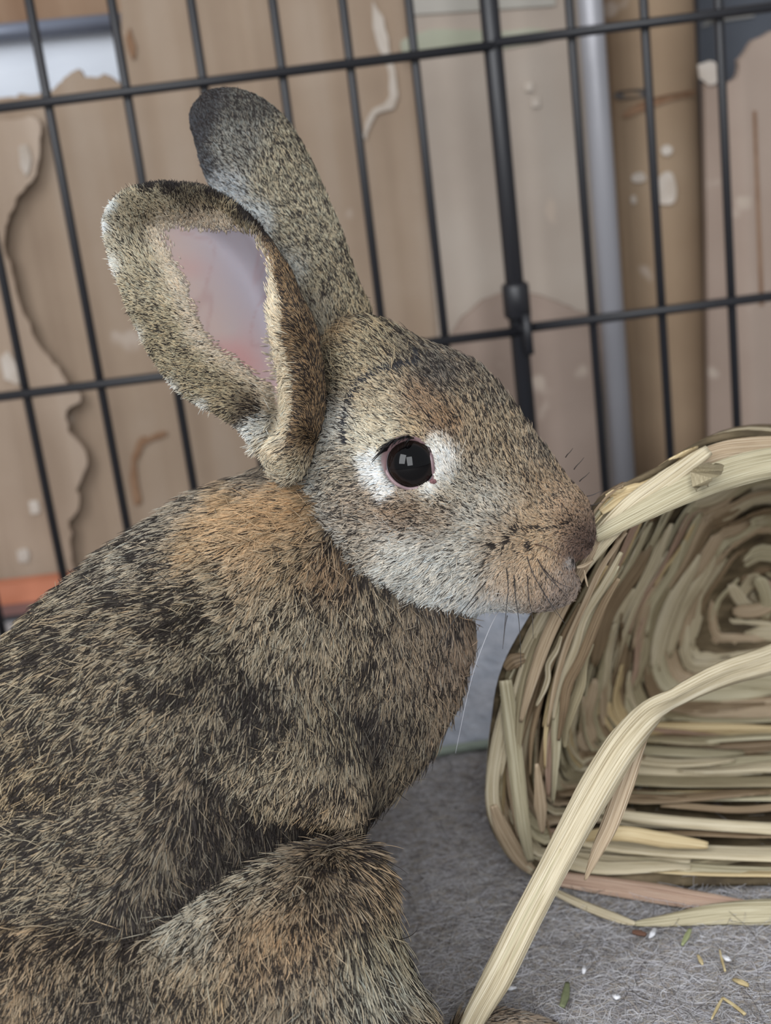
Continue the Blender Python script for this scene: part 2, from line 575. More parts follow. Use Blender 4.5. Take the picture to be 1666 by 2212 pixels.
def inflate(poly, R, Wd, zc=0.0, shrink=0.0, blur=3.0, n=5):
    d = poly_sdf(spline(poly, n, True), GU, GV) - shrink
    if blur:
        db = gblur(d, blur)
        w = np.clip(d / 60.0, 0, 1)
        d = d * (1 - w) + db * w
    s = np.maximum(R - d, 0)
    Wd = np.broadcast_to(np.asarray(Wd, dtype=np.float64), GU.shape)
    zc = np.broadcast_to(np.asarray(zc, dtype=np.float64), GU.shape)
    k = (Wd / R)[:, :, None].astype(np.float32)
    f = np.sqrt((s * s)[:, :, None].astype(np.float32) + ((Zr - zc[:, :, None].astype(np.float32)) / k) ** 2) - R
    return f.astype(np.float32)


def ellipsoid(c, r, rot=0.0):
    cu_, cv_, cz_ = c
    a = math.radians(rot)
    x = (GU - cu_) * math.cos(a) + (GV - cv_) * math.sin(a)
    y = -(GU - cu_) * math.sin(a) + (GV - cv_) * math.cos(a)
    q = ((x / r[0]) ** 2 + (y / r[1]) ** 2)[:, :, None].astype(np.float32) + ((Zr - cz_) / r[2]) ** 2
    return ((np.sqrt(q) - 1.0) * min(r)).astype(np.float32)


def smin(a, b, k):
    h = np.maximum(k - np.abs(a - b), 0) / k
    return np.minimum(a, b) - h * h * k * 0.25


def smax(a, b, k):
    return -smin(-a, -b, k)


def ramp(x, x0, x1, y0, y1):
    t = np.clip((x - x0) / (x1 - x0), 0, 1)
    t = t * t * (3 - 2 * t)
    return y0 + (y1 - y0) * t


HEAD = [(812, 690), (870, 712), (930, 742), (1000, 768), (1055, 803), (1098, 852), (1148, 920), (1198, 985), (1240, 1045), (1270, 1095),
        (1286, 1140), (1288, 1175), (1272, 1204), (1246, 1218), (1256, 1250), (1246, 1292), (1205, 1316), (1140, 1324), (1070, 1320), (1000, 1330),
        (930, 1338), (860, 1322), (780, 1282), (705, 1215), (645, 1140), (605, 1070), (590, 1000), (610, 930), (680, 840), (700, 740), (750, 695)]
TORSO = [(700, 900), (600, 972), (520, 1022), (420, 1062), (350, 1100), (290, 1138), (200, 1200), (130, 1258), (60, 1322), (0, 1385), (-130, 1520),
         (-330, 1640), (-560, 1850), (-690, 2100), (-700, 2350), (-560, 2520), (0, 2600), (500, 2600), (760, 2520), (800, 2300), (790, 2050), (770, 1900),
         (800, 1785), (865, 1715), (935, 1630), (990, 1530), (1018, 1440), (1035, 1370), (1030, 1280), (950, 1180), (820, 1050)]
SHOULDER = [(150, 1330), (400, 1250), (600, 1270), (720, 1390), (775, 1530), (792, 1680), (775, 1775), (670, 1782), (550, 1808), (430, 1850), (300, 1885),
            (100, 1845), (-200, 1860), (-380, 1900), (-420, 1750), (-120, 1500)]
LEG = [(560, 1842), (680, 1815), (770, 1815), (830, 1880), (852, 1990), (880, 2080), (915, 2150), (960, 2240), (985, 2330), (960, 2430), (860, 2500),
       (500, 2560), (0, 2580), (-400, 2560), (-560, 2350), (-480, 2080), (-250, 1920), (60, 1868), (300, 1912), (440, 1880)]
EAR_N = [(226, 500), (232, 465), (255, 432), (292, 410), (340, 400), (400, 405), (450, 415), (500, 440), (545, 475), (590, 525), (625, 585), (652, 645),
         (675, 695), (688, 745), (697, 800), (700, 870), (690, 930), (672, 985), (640, 1030), (600, 1030), (572, 985), (545, 940), (505, 905), (450, 880),
         (393, 845), (348, 795), (314, 740), (288, 685), (258, 615), (238, 560)]
EAR_F = [(408, 262), (414, 232), (442, 200), (482, 189), (530, 195), (580, 220), (618, 255), (656, 312), (686, 372), (715, 440), (740, 502), (762, 570),
         (783, 625), (805, 680), (810, 760), (740, 790), (690, 720), (655, 640), (625, 580), (580, 515), (530, 465), (468, 420), (438, 370), (420, 310)]

head_w = ramp(GU, 830, 1220, 172, 100)
f_head = inflate(HEAD, 210, head_w, 0.0, shrink=6)
f_head = smin(f_head, ellipsoid((880, 985, -95), (150, 135, 92), 20), 50)       # orbit
f_head = smin(f_head, ellipsoid((800, 1140, -80), (150, 120, 105), 25), 60)     # cheek
f_head = smin(f_head, ellipsoid((1150, 1225, -62), (92, 82, 52), 10), 30)       # whisker pad
f_head = smin(f_head, ellipsoid((1205, 1120, -20), (75, 70, 78), 50), 30)       # nose
# brow groove stays uncarved; its shade is painted later as dark hairs
torso_w = ramp(GU, 1000, 300, 215, 420)
torso_z = ramp(GU, 1000, 200, 25, 10)
f_torso = inflate(TORSO, 520, torso_w, torso_z, shrink=14, blur=6)
f_sh = inflate(SHOULDER, 240, 160.0, ramp(GU, 800, 300, -125, -235), shrink=8, blur=5)
f_leg = inflate(LEG, 260, 215.0, ramp(GU, 950, 300, -185, -245), shrink=14, blur=5)
f_paw = ellipsoid((1105, 2268, 55), (140, 78, 85), 6)


def ear_near():
    d = poly_sdf(spline(EAR_N, 5, True), GU, GV) - 4
    # distance from the front (right) edge of the ear
    edge = spline([(450, 415), (500, 440), (545, 475), (590, 525), (625, 585), (652, 645), (675, 695), (688, 745), (697, 800), (700, 870), (690, 930), (672, 985)], 6)
    dr = np.full(GU.shape, 1e9)
    for x, y in edge:
        dr = np.minimum(dr, np.hypot(GU - x, GV - y))
    roll_w = ramp(GV, 430, 760, 25, 84)
    roll = np.clip(dr / roll_w, 0, 1.6)
    # front surface: high on the rolled rim, deep right behind it, rising to the far edge
    rim_h = ramp(GV, 420, 800, 25, 75)
    base = ramp(GV, 450, 950, -110, -150)
    dl = np.clip(d, 0, 150)
    hollow = ramp(dr, 60, 330, 62, 0) * ramp(d, 20, 90, 0, 1)
    globals()['EAR_ROLL'] = (edge,)
    bump = np.where(roll < 1.0, np.sqrt(np.clip(1 - (2 * roll - 1) ** 2, 0, 1)), 0.0)
    zf = base + hollow - rim_h * bump * ramp(roll, 0.0, 0.35, 0.55, 1.0) - 18 * np.exp(-(np.clip(d, 0, None) / 22) ** 2) * (roll > 1)
    zf = gblur(zf, 1.0)
    th = 26 + 52 * np.exp(-(roll / 0.8) ** 2) * ramp(GV, 480, 800, 0.3, 1) + ramp(GV, 820, 1000, 0, 80)
    zb = gblur(base + hollow, 1.5) + th
    f = smax(np.maximum((zf[:, :, None] - Zr) * 0.7, (Zr - zb[:, :, None]) * 0.7).astype(np.float32), (-d)[:, :, None].astype(np.float32) * np.ones_like(Zr), 12)
    return f.astype(np.float32)


f_en = ear_near()
f_ef = inflate(EAR_F, 85, 52.0, ramp(GV, 300, 780, 190, 95), shrink=5, blur=1.5)

f = smin(f_torso, f_sh, 26)
f = smin(f, f_leg, 16)
f = smin(f, f_head, 34)
f = smin(f, f_en, 22)
f = smin(f, f_ef, 26)
f = smin(f, f_paw, 30)
# eye socket
EYE = np.array([884.0, 1003.0])
iu, iv = int(round((EYE[0] - gu[0]) / GS)), int(round((EYE[1] - gv[0]) / GS))
eye_surf = float(gz[np.argmax(f[iu, iv] < 0)])
EYE_R = 64.0
EYE_Z = eye_surf + 44.0
f = smax(f, -ellipsoid((EYE[0] + 2, EYE[1], EYE_Z - 14), (55, 53, 66)), 8)
# mouth slit below the nose
f = smax(f, -ellipsoid((1262, 1226, -10), (26, 9, 60), -20), 6)
# rest on the floor
Dz = D0 + gz * S
hz = CAM_H + Dz[None, None, :] * (FW[2] + RT[2] * ((GU - W_PX / 2) / F_PX)[:, :, None] - UP[2] * ((GV - H_PX / 2) / F_PX)[:, :, None])
f = np.maximum(f, (-(hz - 0.002) / S).astype(np.float32))
comps = [f_head, f_torso, f_sh, f_leg, f_en, f_ef, f_paw]


def surface_nets(f):
    sg = f < 0
    nx, ny, nz = f.shape
    c = np.zeros((nx - 1, ny - 1, nz - 1), dtype=np.uint8)
    for i in (0, 1):
        for j in (0, 1):
            for k in (0, 1):
                c += sg[i:nx - 1 + i, j:ny - 1 + j, k:nz - 1 + k]
    act = (c > 0) & (c < 8)
    idx = np.argwhere(act)
    vid = np.full(act.shape, -1, dtype=np.int64)
    vid[act] = np.arange(len(idx))
    acc = np.zeros((len(idx), 3))
    cnt = np.zeros(len(idx))
    corners = [(i, j, k) for i in (0, 1) for j in (0, 1) for k in (0, 1)]
    I, J, K = idx.T
    vals = {cc: f[I + cc[0], J + cc[1], K + cc[2]] for cc in corners}
    for a in corners:
        for ax in range(3):
            if a[ax] == 0:
                b = list(a)
                b[ax] = 1
                b = tuple(b)
                va, vb = vals[a], vals[b]
                m = (va < 0) != (vb < 0)
                t = va[m] / (va[m] - vb[m])
                p = np.tile(np.array(a, dtype=float), (m.sum(), 1))
                p[:, ax] = t
                acc[m] += p
                cnt[m] += 1
    vert = idx + acc / cnt[:, None]
    quads = []
    for ax in range(3):
        sl0 = [slice(None)] * 3
        sl1 = [slice(None)] * 3
        sl0[ax] = slice(0, -1)
        sl1[ax] = slice(1, None)
        a, b = sg[tuple(sl0)], sg[tuple(sl1)]
        ch = np.argwhere(a != b)
        o1, o2 = [(1, 2), (2, 0), (0, 1)][ax]
        ok = (ch[:, o1] > 0) & (ch[:, o2] > 0) & (ch[:, o1] < f.shape[o1] - 1) & (ch[:, o2] < f.shape[o2] - 1)
        ch = ch[ok]
        flip = a[tuple(ch.T)]
        q = []
        for d1, d2 in ((1, 1), (0, 1), (0, 0), (1, 0)):
            e = ch.copy()
            e[:, o1] -= d1
            e[:, o2] -= d2
            q.append(vid[tuple(e.T)])
        q = np.stack(q, 1)
        q[~flip] = q[~flip][:, ::-1]
        quads.append(q)
    return vert, np.concatenate(quads)


vert, quads = surface_nets(f)
for it in range(2):                                     # light smoothing
    acc = np.zeros_like(vert)
    cnt = np.zeros(len(vert))
    for a, b in ((0, 1), (1, 2), (2, 3), (3, 0)):
        np.add.at(acc, quads[:, a], vert[quads[:, b]])
        np.add.at(acc, quads[:, b], vert[quads[:, a]])
        np.add.at(cnt, quads[:, a], 1)
        np.add.at(cnt, quads[:, b], 1)
    vert = 0.5 * vert + 0.5 * acc / np.maximum(cnt, 1)[:, None]
vi = np.clip(np.round(vert).astype(int), 0, np.array(f.shape) - 1)
comp_v = np.argmin(np.stack([c[vi[:, 0], vi[:, 1], vi[:, 2]] for c in comps]), axis=0)
comp_v[comp_v == 6] = 3
UVZ = np.stack([gu[0] + vert[:, 0] * GS, gv[0] + vert[:, 1] * GS, gz[0] + vert[:, 2] * GS], 1)
BODY = PP(UVZ)
del comps, hz
HEADC, TORSOC, SHC, LEGC, ENC, EFC = range(6)

rabbit = empty('rabbit', tuple(on_floor(500, 2400)))
tag(rabbit, 'brown agouti rabbit with upright ears sniffing the rim of a grass basket', 'rabbit')
me = bpy.data.meshes.new('body')
me.from_pydata(BODY.tolist(), [], quads.tolist())
me.polygons.foreach_set('use_smooth', [True] * len(me.polygons))
me.update()
body = bpy.data.objects.new('body', me)
col.objects.link(body)
child(body, rabbit)

# ------------------------------------------------------------------ coat: direction, length and colour of the fur
APERTURE = spline([(831, 995), (836, 972), (849, 957), (868, 948), (890, 947), (910, 954), (925, 973), (931, 1000), (934, 1024), (941, 1040), (925, 1041),
                   (905, 1050), (880, 1053), (856, 1042), (839, 1021)], 4, True)
EAR_SKIN = [(338, 500), (365, 484), (430, 482), (500, 482), (555, 495), (590, 545), (604, 600), (606, 680), (604, 745), (612, 800), (628, 850), (630, 885), (612, 880),
            (580, 845), (520, 800), (470, 765), (430, 720), (405, 660), (382, 600), (352, 545)]
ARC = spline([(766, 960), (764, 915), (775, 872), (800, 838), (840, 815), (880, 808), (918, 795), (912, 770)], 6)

# u, v, du, dv, length
FLOW = {
    HEADC: [(1260, 1100, -.6, -.8, 12), (1275, 1160, -.6, -.4, 10), (1200, 1040, -.45, -.9, 17), (1150, 1000, -.35, -1, 24), (1080, 900, -.4, -.9, 28), (1000, 850, -.55, -.8, 28),
            (1000, 960, -.5, -.85, 28), (1030, 790, -.6, -.7, 28), (930, 770, -.6, -.7, 32), (850, 730, -.6, -.8, 36), (760, 730, -.7, -.7, 36), (780, 820, -.8, -.6, 32),
            (870, 890, -.75, -.65, 28), (810, 930, -.95, -.3, 28), (750, 990, -1, .05, 28), (700, 950, -.95, .0, 30), (640, 1010, -1, .2, 32), (860, 1080, -1, .05, 28), (960, 1060, -.9, -.35, 26),
            (975, 1000, -.2, -.9, 17), (1050, 1080, -.8, -.5, 24), (1040, 1150, -1, -.05, 26), (980, 1130, -1, .0, 30), (900, 1180, -1, .25, 36), (780, 1130, -1, .2, 34), (680, 1110, -.9, .35, 36),
            (850, 1260, -.85, .5, 44), (760, 1240, -.75, .6, 42), (950, 1290, -.7, .7, 42), (1010, 1230, -.85, .5, 36), (1040, 1300, -.5, .85, 32), (1100, 1190, -.7, .6, 16),
            (1120, 1140, -.6, -.5, 15), (1190, 1150, -.7, .2, 11), (1110, 1260, -.3, .95, 22), (1160, 1290, -.1, 1, 24), (1220, 1280, .25, 1, 17), (1190, 1220, .0, 1, 15), (1235, 1235, .4, .9, 11), (835, 1060, -.7, .6, 16)],
    TORSOC: [(560, 1030, -.8, .35, 46), (500, 1110, -.85, .45, 54), (600, 1150, -.75, .6, 54), (420, 1180, -.85, .5, 54), (350, 1110, -.9, .15, 40), (200, 1220, -.9, .25, 42), (60, 1360, -.85, .35, 44),
             (300, 1220, -.9, .35, 48), (150, 1350, -.88, .45, 48), (650, 1280, -.55, .85, 52), (740, 1350, -.3, .95, 52), (850, 1400, -.1, 1, 48), (950, 1400, .1, 1, 48), (1010, 1400, .3, .95, 44),
             (900, 1550, -.1, 1, 50), (970, 1560, .2, 1, 48), (850, 1680, -.1, 1, 54), (820, 1780, .05, 1, 50), (-300, 1700, -.85, .5, 50), (-600, 2100, -.5, .85, 50)],
    SHC: [(300, 1350, -.85, .5, 50), (500, 1350, -.6, .8, 50), (650, 1400, -.4, .9, 50), (720, 1500, -.15, 1, 48), (740, 1650, -.1, 1, 46), (600, 1550, -.3, .95, 50), (450, 1500, -.55, .85, 50),
          (300, 1550, -.65, .75, 52), (100, 1550, -.75, .65, 52), (100, 1720, -.6, .8, 52), (300, 1750, -.5, .85, 52), (500, 1720, -.4, .9, 50), (620, 1640, -.7, .75, 60), (650, 1720, -.2, .95, 48), (-200, 1700, -.7, .7, 52)],
    LEGC: [(100, 1950, -.5, .85, 58), (300, 2000, -.4, .9, 58), (450, 1930, -.35, .95, 56), (600, 1900, -.35, .9, 54), (720, 1850, -.1, .95, 50), (800, 1880, .45, .8, 54), (840, 1980, .6, .65, 54), (700, 2000, -.1, 1, 54),
           (500, 2120, -.3, .95, 58), (200, 2150, -.4, .9, 58), (800, 2120, .35, .9, 54), (880, 2120, .6, .7, 54), (930, 2200, .7, .5, 50), (1100, 2260, .8, .3, 22), (650, 2180, -.1, 1, 56), (-300, 2100, -.5, .85, 56)],
    ENC: [(300, 650, -.85, -.35, 20), (250, 520, -.8, -.6, 20), (330, 430, -.5, -.85, 22), (430, 440, .1, -1, 24), (530, 480, .3, -.9, 22), (400, 760, -.8, -.1, 22), (470, 840, -.9, .15, 26), (560, 920, -.8, .45, 28), (340, 760, -.7, .0, 18),
          (610, 560, -.5, -.8, 18), (660, 680, -.35, -.95, 18), (690, 800, -.1, -1, 18), (690, 900, -.1, -1, 20), (640, 960, -.4, .3, 26), (600, 980, -.9, .3, 30), (630, 620, -.85, -.5, 30), (622, 720, -1, -.1, 40), (632, 800, -1, .0, 38), (640, 870, -.9, .2, 32)],
    EFC: [(450, 220, -.6, -.8, 18), (550, 230, -.5, -.85, 20), (600, 350, -.5, -.87, 24), (680, 480, -.4, -.9, 24), (740, 600, -.35, -.93, 26), (430, 330, -.6, -.6, 18), (500, 400, -.7, -.5, 22), (580, 490, -.7, -.6, 24), (650, 600, -.6, -.7, 24), (780, 680, -.3, -.95, 26)],
}
# u, v, reach, band colour, share of dark hairs
TINT = {
    HEADC: [(1000, 900, 110, (178, 150, 114), .34), (1130, 960, 90, (182, 155, 120), .36), (1210, 1050, 60, (172, 140, 106), .28), (1245, 1110, 45, (160, 126, 96), .25), (1275, 1160, 38, (122, 96, 88), .18), (1245, 1195, 26, (120, 88, 72), .2),
            (1150, 1150, 50, (178, 146, 110), .12), (1150, 1215, 60, (176, 142, 106), .08), (1080, 1170, 40, (174, 144, 112), .12), (1120, 1270, 55, (180, 152, 126), .08), (1215, 1265, 45, (160, 136, 122), .15), (1195, 1310, 32, (172, 152, 142), .1), (1229, 1208, 7, (158, 146, 140), .05),
            (1090, 1320, 36, (232, 230, 230), .0), (1040, 1325, 34, (228, 226, 226), .0), (1045, 1110, 60, (200, 188, 172), .18), (1010, 1180, 60, (205, 196, 184), .12), (960, 1060, 40, (205, 190, 168), .15),
            (957, 1000, 21, (228, 222, 218), .0), (952, 970, 17, (222, 214, 204), .0), (962, 1032, 21, (228, 222, 218), .0), (942, 1062, 13, (238, 232, 226), .0), (814, 998, 14, (226, 222, 220), .0), (822, 1030, 15, (228, 224, 222), .0), (843, 1062, 13, (226, 222, 220), .0), (880, 1070, 14, (180, 160, 140), .2),
            (855, 912, 45, (206, 188, 158), .12), (800, 950, 30, (208, 192, 166), .12), (830, 865, 45, (188, 164, 130), .25), (920, 880, 38, (160, 120, 84), .34), (965, 930, 30, (158, 118, 80), .34), (905, 930, 18, (190, 160, 120), .2),
            (930, 765, 50, (150, 132, 108), .55), (1020, 800, 50, (140, 124, 106), .58), (960, 815, 36, (110, 104, 100), .62), (1080, 860, 40, (155, 138, 116), .5), (1180, 970, 40, (150, 132, 112), .5), (810, 740, 60, (172, 150, 114), .36), (740, 790, 50, (176, 156, 122), .3), (740, 720, 34, (160, 126, 84), .3), (735, 920, 34, (186, 178, 168), .2),
            (740, 1010, 40, (176, 158, 134), .3), (680, 990, 45, (186, 178, 166), .22), (650, 1060, 45, (196, 190, 180), .16), (790, 1090, 55, (168, 144, 120), .36), (720, 1110, 45, (176, 160, 142), .3), (880, 1105, 40, (172, 136, 102), .34), (960, 1120, 35, (176, 146, 116), .3),
            (870, 1190, 55, (214, 206, 196), .08), (960, 1230, 60, (210, 202, 192), .1), (800, 1180, 40, (180, 158, 134), .28), (760, 1220, 50, (196, 188, 176), .16), (880, 1270, 55, (205, 198, 188), .14), (900, 1325, 36, (220, 217, 214), .04), (980, 1315, 36, (216, 212, 208), .06), (700, 1170, 45, (194, 186, 176), .16), (690, 860, 40, (120, 100, 80), .5)],
    TORSOC: [(510, 1125, 62, (198, 156, 106), .03), (590, 1130, 55, (190, 146, 96), .05), (445, 1190, 40, (188, 150, 104), .08), (550, 1180, 70, (196, 160, 120), .12), (440, 1070, 36, (172, 156, 136), .3), (375, 1160, 40, (176, 158, 134), .36), (385, 1230, 42, (174, 152, 124), .42), (480, 1240, 45, (178, 156, 126), .34), (640, 1210, 40, (180, 150, 112), .2), (350, 1110, 50, (176, 160, 140), .36), (300, 1180, 60, (176, 160, 138), .4), (200, 1240, 70, (172, 154, 130), .48),
             (60, 1380, 80, (176, 154, 122), .5), (150, 1350, 90, (172, 152, 122), .5), (650, 1280, 80, (178, 158, 130), .3), (560, 1020, 36, (160, 140, 118), .25), (700, 1230, 40, (164, 126, 90), .3), (760, 1400, 80, (165, 144, 116), .36), (900, 1400, 80, (150, 128, 104), .3), (1000, 1400, 60, (146, 120, 98), .2), (980, 1540, 60, (150, 126, 102), .2),
             (890, 1560, 80, (150, 130, 104), .32), (850, 1700, 80, (146, 126, 100), .32), (800, 1560, 45, (90, 80, 72), .6), (800, 1720, 36, (80, 72, 66), .6)],  # last two tints put the dark shade of the shoulder-chest fold into the coat
    SHC: [(300, 1350, 100, (176, 154, 124), .46), (450, 1420, 70, (165, 146, 118), .52), (550, 1480, 60, (130, 116, 98), .6), (620, 1400, 80, (180, 160, 132), .3), (700, 1520, 70, (165, 144, 114), .4), (450, 1580, 80, (168, 148, 120), .46), (200, 1560, 100, (176, 154, 122), .48), (100, 1700, 90, (186, 158, 118), .44),
          (300, 1700, 70, (140, 122, 98), .62), (430, 1720, 60, (120, 106, 90), .66), (600, 1660, 60, (186, 164, 132), .26), (690, 1690, 60, (180, 152, 118), .3), (720, 1620, 50, (160, 142, 116), .36), (500, 1790, 50, (165, 142, 112), .4), (100, 1830, 60, (160, 136, 104), .5), (350, 1850, 50, (150, 128, 100), .5)],
    LEGC: [(100, 2000, 100, (180, 150, 114), .4), (300, 1960, 60, (172, 146, 114), .4), (420, 1960, 70, (198, 184, 162), .22), (560, 1880, 60, (186, 168, 142), .3), (600, 2000, 80, (180, 144, 104), .34), (720, 1880, 60, (140, 118, 94), .5), (790, 1890, 60, (188, 154, 114), .24), (820, 2000, 60, (184, 166, 134), .26), (450, 2100, 80, (176, 150, 116), .36),
           (250, 2120, 90, (160, 140, 114), .46), (650, 2120, 70, (170, 150, 124), .34), (800, 2130, 70, (186, 174, 152), .28), (900, 2200, 60, (176, 150, 116), .3), (1100, 2260, 80, (160, 138, 118), .15)],
    ENC: [(290, 640, 70, (186, 168, 136), .22), (330, 480, 50, (180, 162, 130), .22), (226, 500, 9, (214, 214, 216), .0), (240, 450, 12, (204, 202, 198), .04), (238, 590, 18, (225, 222, 218), .02), (300, 730, 16, (226, 224, 220), .02), (380, 845, 16, (226, 222, 218), .02), (450, 885, 14, (228, 226, 222), .02), (480, 470, 40, (156, 136, 104), .3), (420, 425, 22, (120, 106, 84), .5), (380, 404, 16, (38, 32, 30), .9), (470, 424, 16, (32, 27, 26), .9), (530, 462, 18, (32, 27, 26), .9), (330, 402, 12, (60, 54, 50), .8),
          (340, 720, 50, (170, 150, 114), .3), (430, 800, 45, (172, 152, 116), .3), (500, 860, 40, (170, 148, 112), .34), (545, 885, 20, (120, 100, 78), .5), (560, 940, 26, (214, 210, 204), .08), (590, 500, 20, (60, 48, 40), .7), (630, 590, 20, (140, 104, 70), .45), (668, 700, 26, (142, 108, 74), .5), (690, 800, 26, (130, 102, 74), .52), (685, 900, 26, (150, 120, 86), .4),
          (625, 650, 15, (226, 212, 186), .0), (628, 750, 16, (214, 200, 174), .02), (640, 840, 16, (220, 200, 168), .04), (645, 920, 20, (196, 164, 122), .15), (610, 960, 30, (190, 170, 138), .2)],
    EFC: [(620, 380, 60, (170, 154, 124), .46), (680, 500, 60, (172, 156, 126), .44), (740, 620, 50, (168, 150, 118), .46), (460, 210, 36, (74, 72, 74), .6), (540, 230, 36, (110, 104, 94), .6), (420, 290, 32, (66, 66, 72), .55), (440, 370, 28, (84, 86, 92), .45), (500, 420, 30, (160, 160, 162), .2), (560, 490, 30, (176, 176, 176), .15), (630, 590, 30, (176, 170, 160), .2), (690, 690, 30, (160, 146, 124), .3), (520, 330, 40, (140, 134, 124), .4), (770, 690, 30, (168, 146, 110), .36)],
}


def lattice_noise(u, v, cell, seed):
    g = np.random.default_rng(seed).random((256, 256))
    x, y = u / cell, v / cell
    i, j = np.floor(x).astype(int), np.floor(y).astype(int)
    fx, fy = x - i, y - j
    fx, fy = fx * fx * (3 - 2 * fx), fy * fy * (3 - 2 * fy)
    a, b, c, d = g[i % 256, j % 256], g[(i + 1) % 256, j % 256], g[i % 256, (j + 1) % 256], g[(i + 1) % 256, (j + 1) % 256]
    return (a * (1 - fx) + b * fx) * (1 - fy) + (c * (1 - fx) + d * fx) * fy


def flow_at(u, v, comp):
    d = np.zeros((len(u), 2))
    L = np.zeros(len(u))
    for c, tab in FLOW.items():
        m = comp == c
        if not m.any():
            continue
        t = np.array(tab)
        w = np.exp(-(np.hypot(u[m][:, None] - t[:, 0], v[m][:, None] - t[:, 1]) / (45 if c >= ENC else 60)))
        w = w ** 2 + 1e-12
        w /= w.sum(1)[:, None]
        d[m] = w @ t[:, 2:4]
        L[m] = w @ t[:, 4]
    d /= np.linalg.norm(d, axis=1)[:, None] + 1e-9
    return d, L


def tint_at(u, v, comp):
    out = np.zeros((len(u), 3))
    q = np.zeros(len(u))
    for c, tab in TINT.items():
        m = comp == c
        if not m.any():
            continue
        cu_ = np.array([t[0] for t in tab], float)
        cv_ = np.array([t[1] for t in tab], float)
        rr = np.array([t[2] for t in tab], float)
        cc = np.array([lin(t[3]) for t in tab])
        qq = np.array([t[4] for t in tab])
        dist = np.hypot(u[m][:, None] - cu_, v[m][:, None] - cv_)
        w = np.exp(-(dist / rr) ** 2) * (70 / rr) ** 1.3 + np.exp(-dist / 60) * 0.02 + 1e-12
        w /= w.sum(1)[:, None]
        out[m] = w @ cc
        q[m] = w @ qq
    g = out.mean(1)[:, None]
    return (g + (out - g) * 0.78) * np.array([0.965, 1.0, 0.985]), q


# skin and undercoat colours on the body itself
skin_sd_v = poly_sdf(spline(EAR_SKIN, 4, True), UVZ[:, 0], UVZ[:, 1])
ap_v = poly_sdf(APERTURE, UVZ[:, 0], UVZ[:, 1])
me.update()
nrm_v = np.zeros(len(me.vertices) * 3, dtype=np.float32)
me.vertices.foreach_get('normal', nrm_v)
nrm_v = nrm_v.reshape(-1, 3)
tocam = CAM - BODY
tocam /= np.linalg.norm(tocam, axis=1)[:, None]
face_v = (nrm_v * tocam).sum(1)
tint_v, q_v = tint_at(UVZ[:, 0], UVZ[:, 1], comp_v)
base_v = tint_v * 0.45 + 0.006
is_skin = np.clip((skin_sd_v + 24) / 34, 0, 1) * (comp_v == ENC) * (face_v > 0.0)
pink = np.clip(lattice_noise(UVZ[:, 0], UVZ[:, 1], 70, 3) * 1.2 - 0.25, 0, 1) * np.exp(-((UVZ[:, 0] - (445 + (UVZ[:, 1] - 650) * 0.55)) / 60) ** 2) * np.clip((UVZ[:, 1] - 540) / 80, 0, 1)
deep = np.clip((UVZ[:, 1] - 770) / 90, 0, 1)
pk = np.clip(pink * 0.9 + 0.6 * deep, 0, 0.8)[:, None]
blu = np.clip((UVZ[:, 0] - (360 + (UVZ[:, 1] - 500) * 0.5)) / 110, 0, 1)[:, None]
vein = np.exp(-(np.abs(lattice_noise(UVZ[:, 0] + UVZ[:, 1] * 0.3, UVZ[:, 1] * 0.4, 46, 77) - 0.5) / 0.035) ** 2)[:, None]
skin_c = (lin((176, 156, 150)) * (1 - blu) + lin((158, 150, 158)) * blu) * (1 - pk) + lin((178, 132, 130)) * pk
skin_c = skin_c * 0.72
skin_c = skin_c * (1 - 0.25 * vein) + lin((124, 86, 86)) * 0.25 * vein
base_v = base_v * (1 - is_skin[:, None]) + skin_c * is_skin[:, None]
eye_zone = (np.clip((ap_v + 12) / 6, 0, 1) * (face_v > -0.5) * (UVZ[:, 2] < 0))[:, None]
base_v = base_v * (1 - eye_zone) + lin((122, 98, 99)) * eye_zone
ca = me.color_attributes.new('coat', 'FLOAT_COLOR', 'POINT')
c4 = np.ones((len(base_v), 4), dtype=np.float32)
c4[:, :3] = base_v
ca.data.foreach_set('color', c4.reshape(-1))
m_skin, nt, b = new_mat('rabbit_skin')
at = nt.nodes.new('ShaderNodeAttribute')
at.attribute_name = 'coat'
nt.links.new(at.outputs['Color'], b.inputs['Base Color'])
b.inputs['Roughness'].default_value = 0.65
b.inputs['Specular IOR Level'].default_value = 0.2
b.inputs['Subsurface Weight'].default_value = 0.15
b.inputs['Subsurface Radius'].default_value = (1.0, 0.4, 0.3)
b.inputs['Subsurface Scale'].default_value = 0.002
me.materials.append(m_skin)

# scatter
tri = np.concatenate([quads[:, [0, 1, 2]], quads[:, [0, 2, 3]]])
e1, e2 = UVZ[tri[:, 1]] - UVZ[tri[:, 0]], UVZ[tri[:, 2]] - UVZ[tri[:, 0]]
area_t = 0.5 * np.linalg.norm(np.cross(e1, e2), axis=1)
dens_c = np.array([0.66, 0.36, 0.36, 0.36, 0.9, 0.75])
face_t = face_v[tri].mean(1)
uc, vc = UVZ[tri, 0].mean(1), UVZ[tri, 1].mean(1)
inview = (uc > -90) & (vc < 2300)
dens = dens_c[comp_v[tri[:, 0]]] * np.where(face_t > -0.25, 1.0, 0.15) * np.where(inview, 1.0, 0.12)
exp_n = area_t * dens
cum = np.cumsum(exp_n)
NH = int(cum[-1])
ti = np.searchsorted(cum, rng.random(NH) * cum[-1])
r1, r2 = rng.random(NH), rng.random(NH)
sw = r1 + r2 > 1
r1[sw], r2[sw] = 1 - r1[sw], 1 - r2[sw]
w3 = np.stack([1 - r1 - r2, r1, r2], 1)
T = tri[ti]
hp = (UVZ[T] * w3[:, :, None]).sum(1)
hw = (BODY[T] * w3[:, :, None]).sum(1)
hn = (nrm_v[T] * w3[:, :, None]).sum(1)
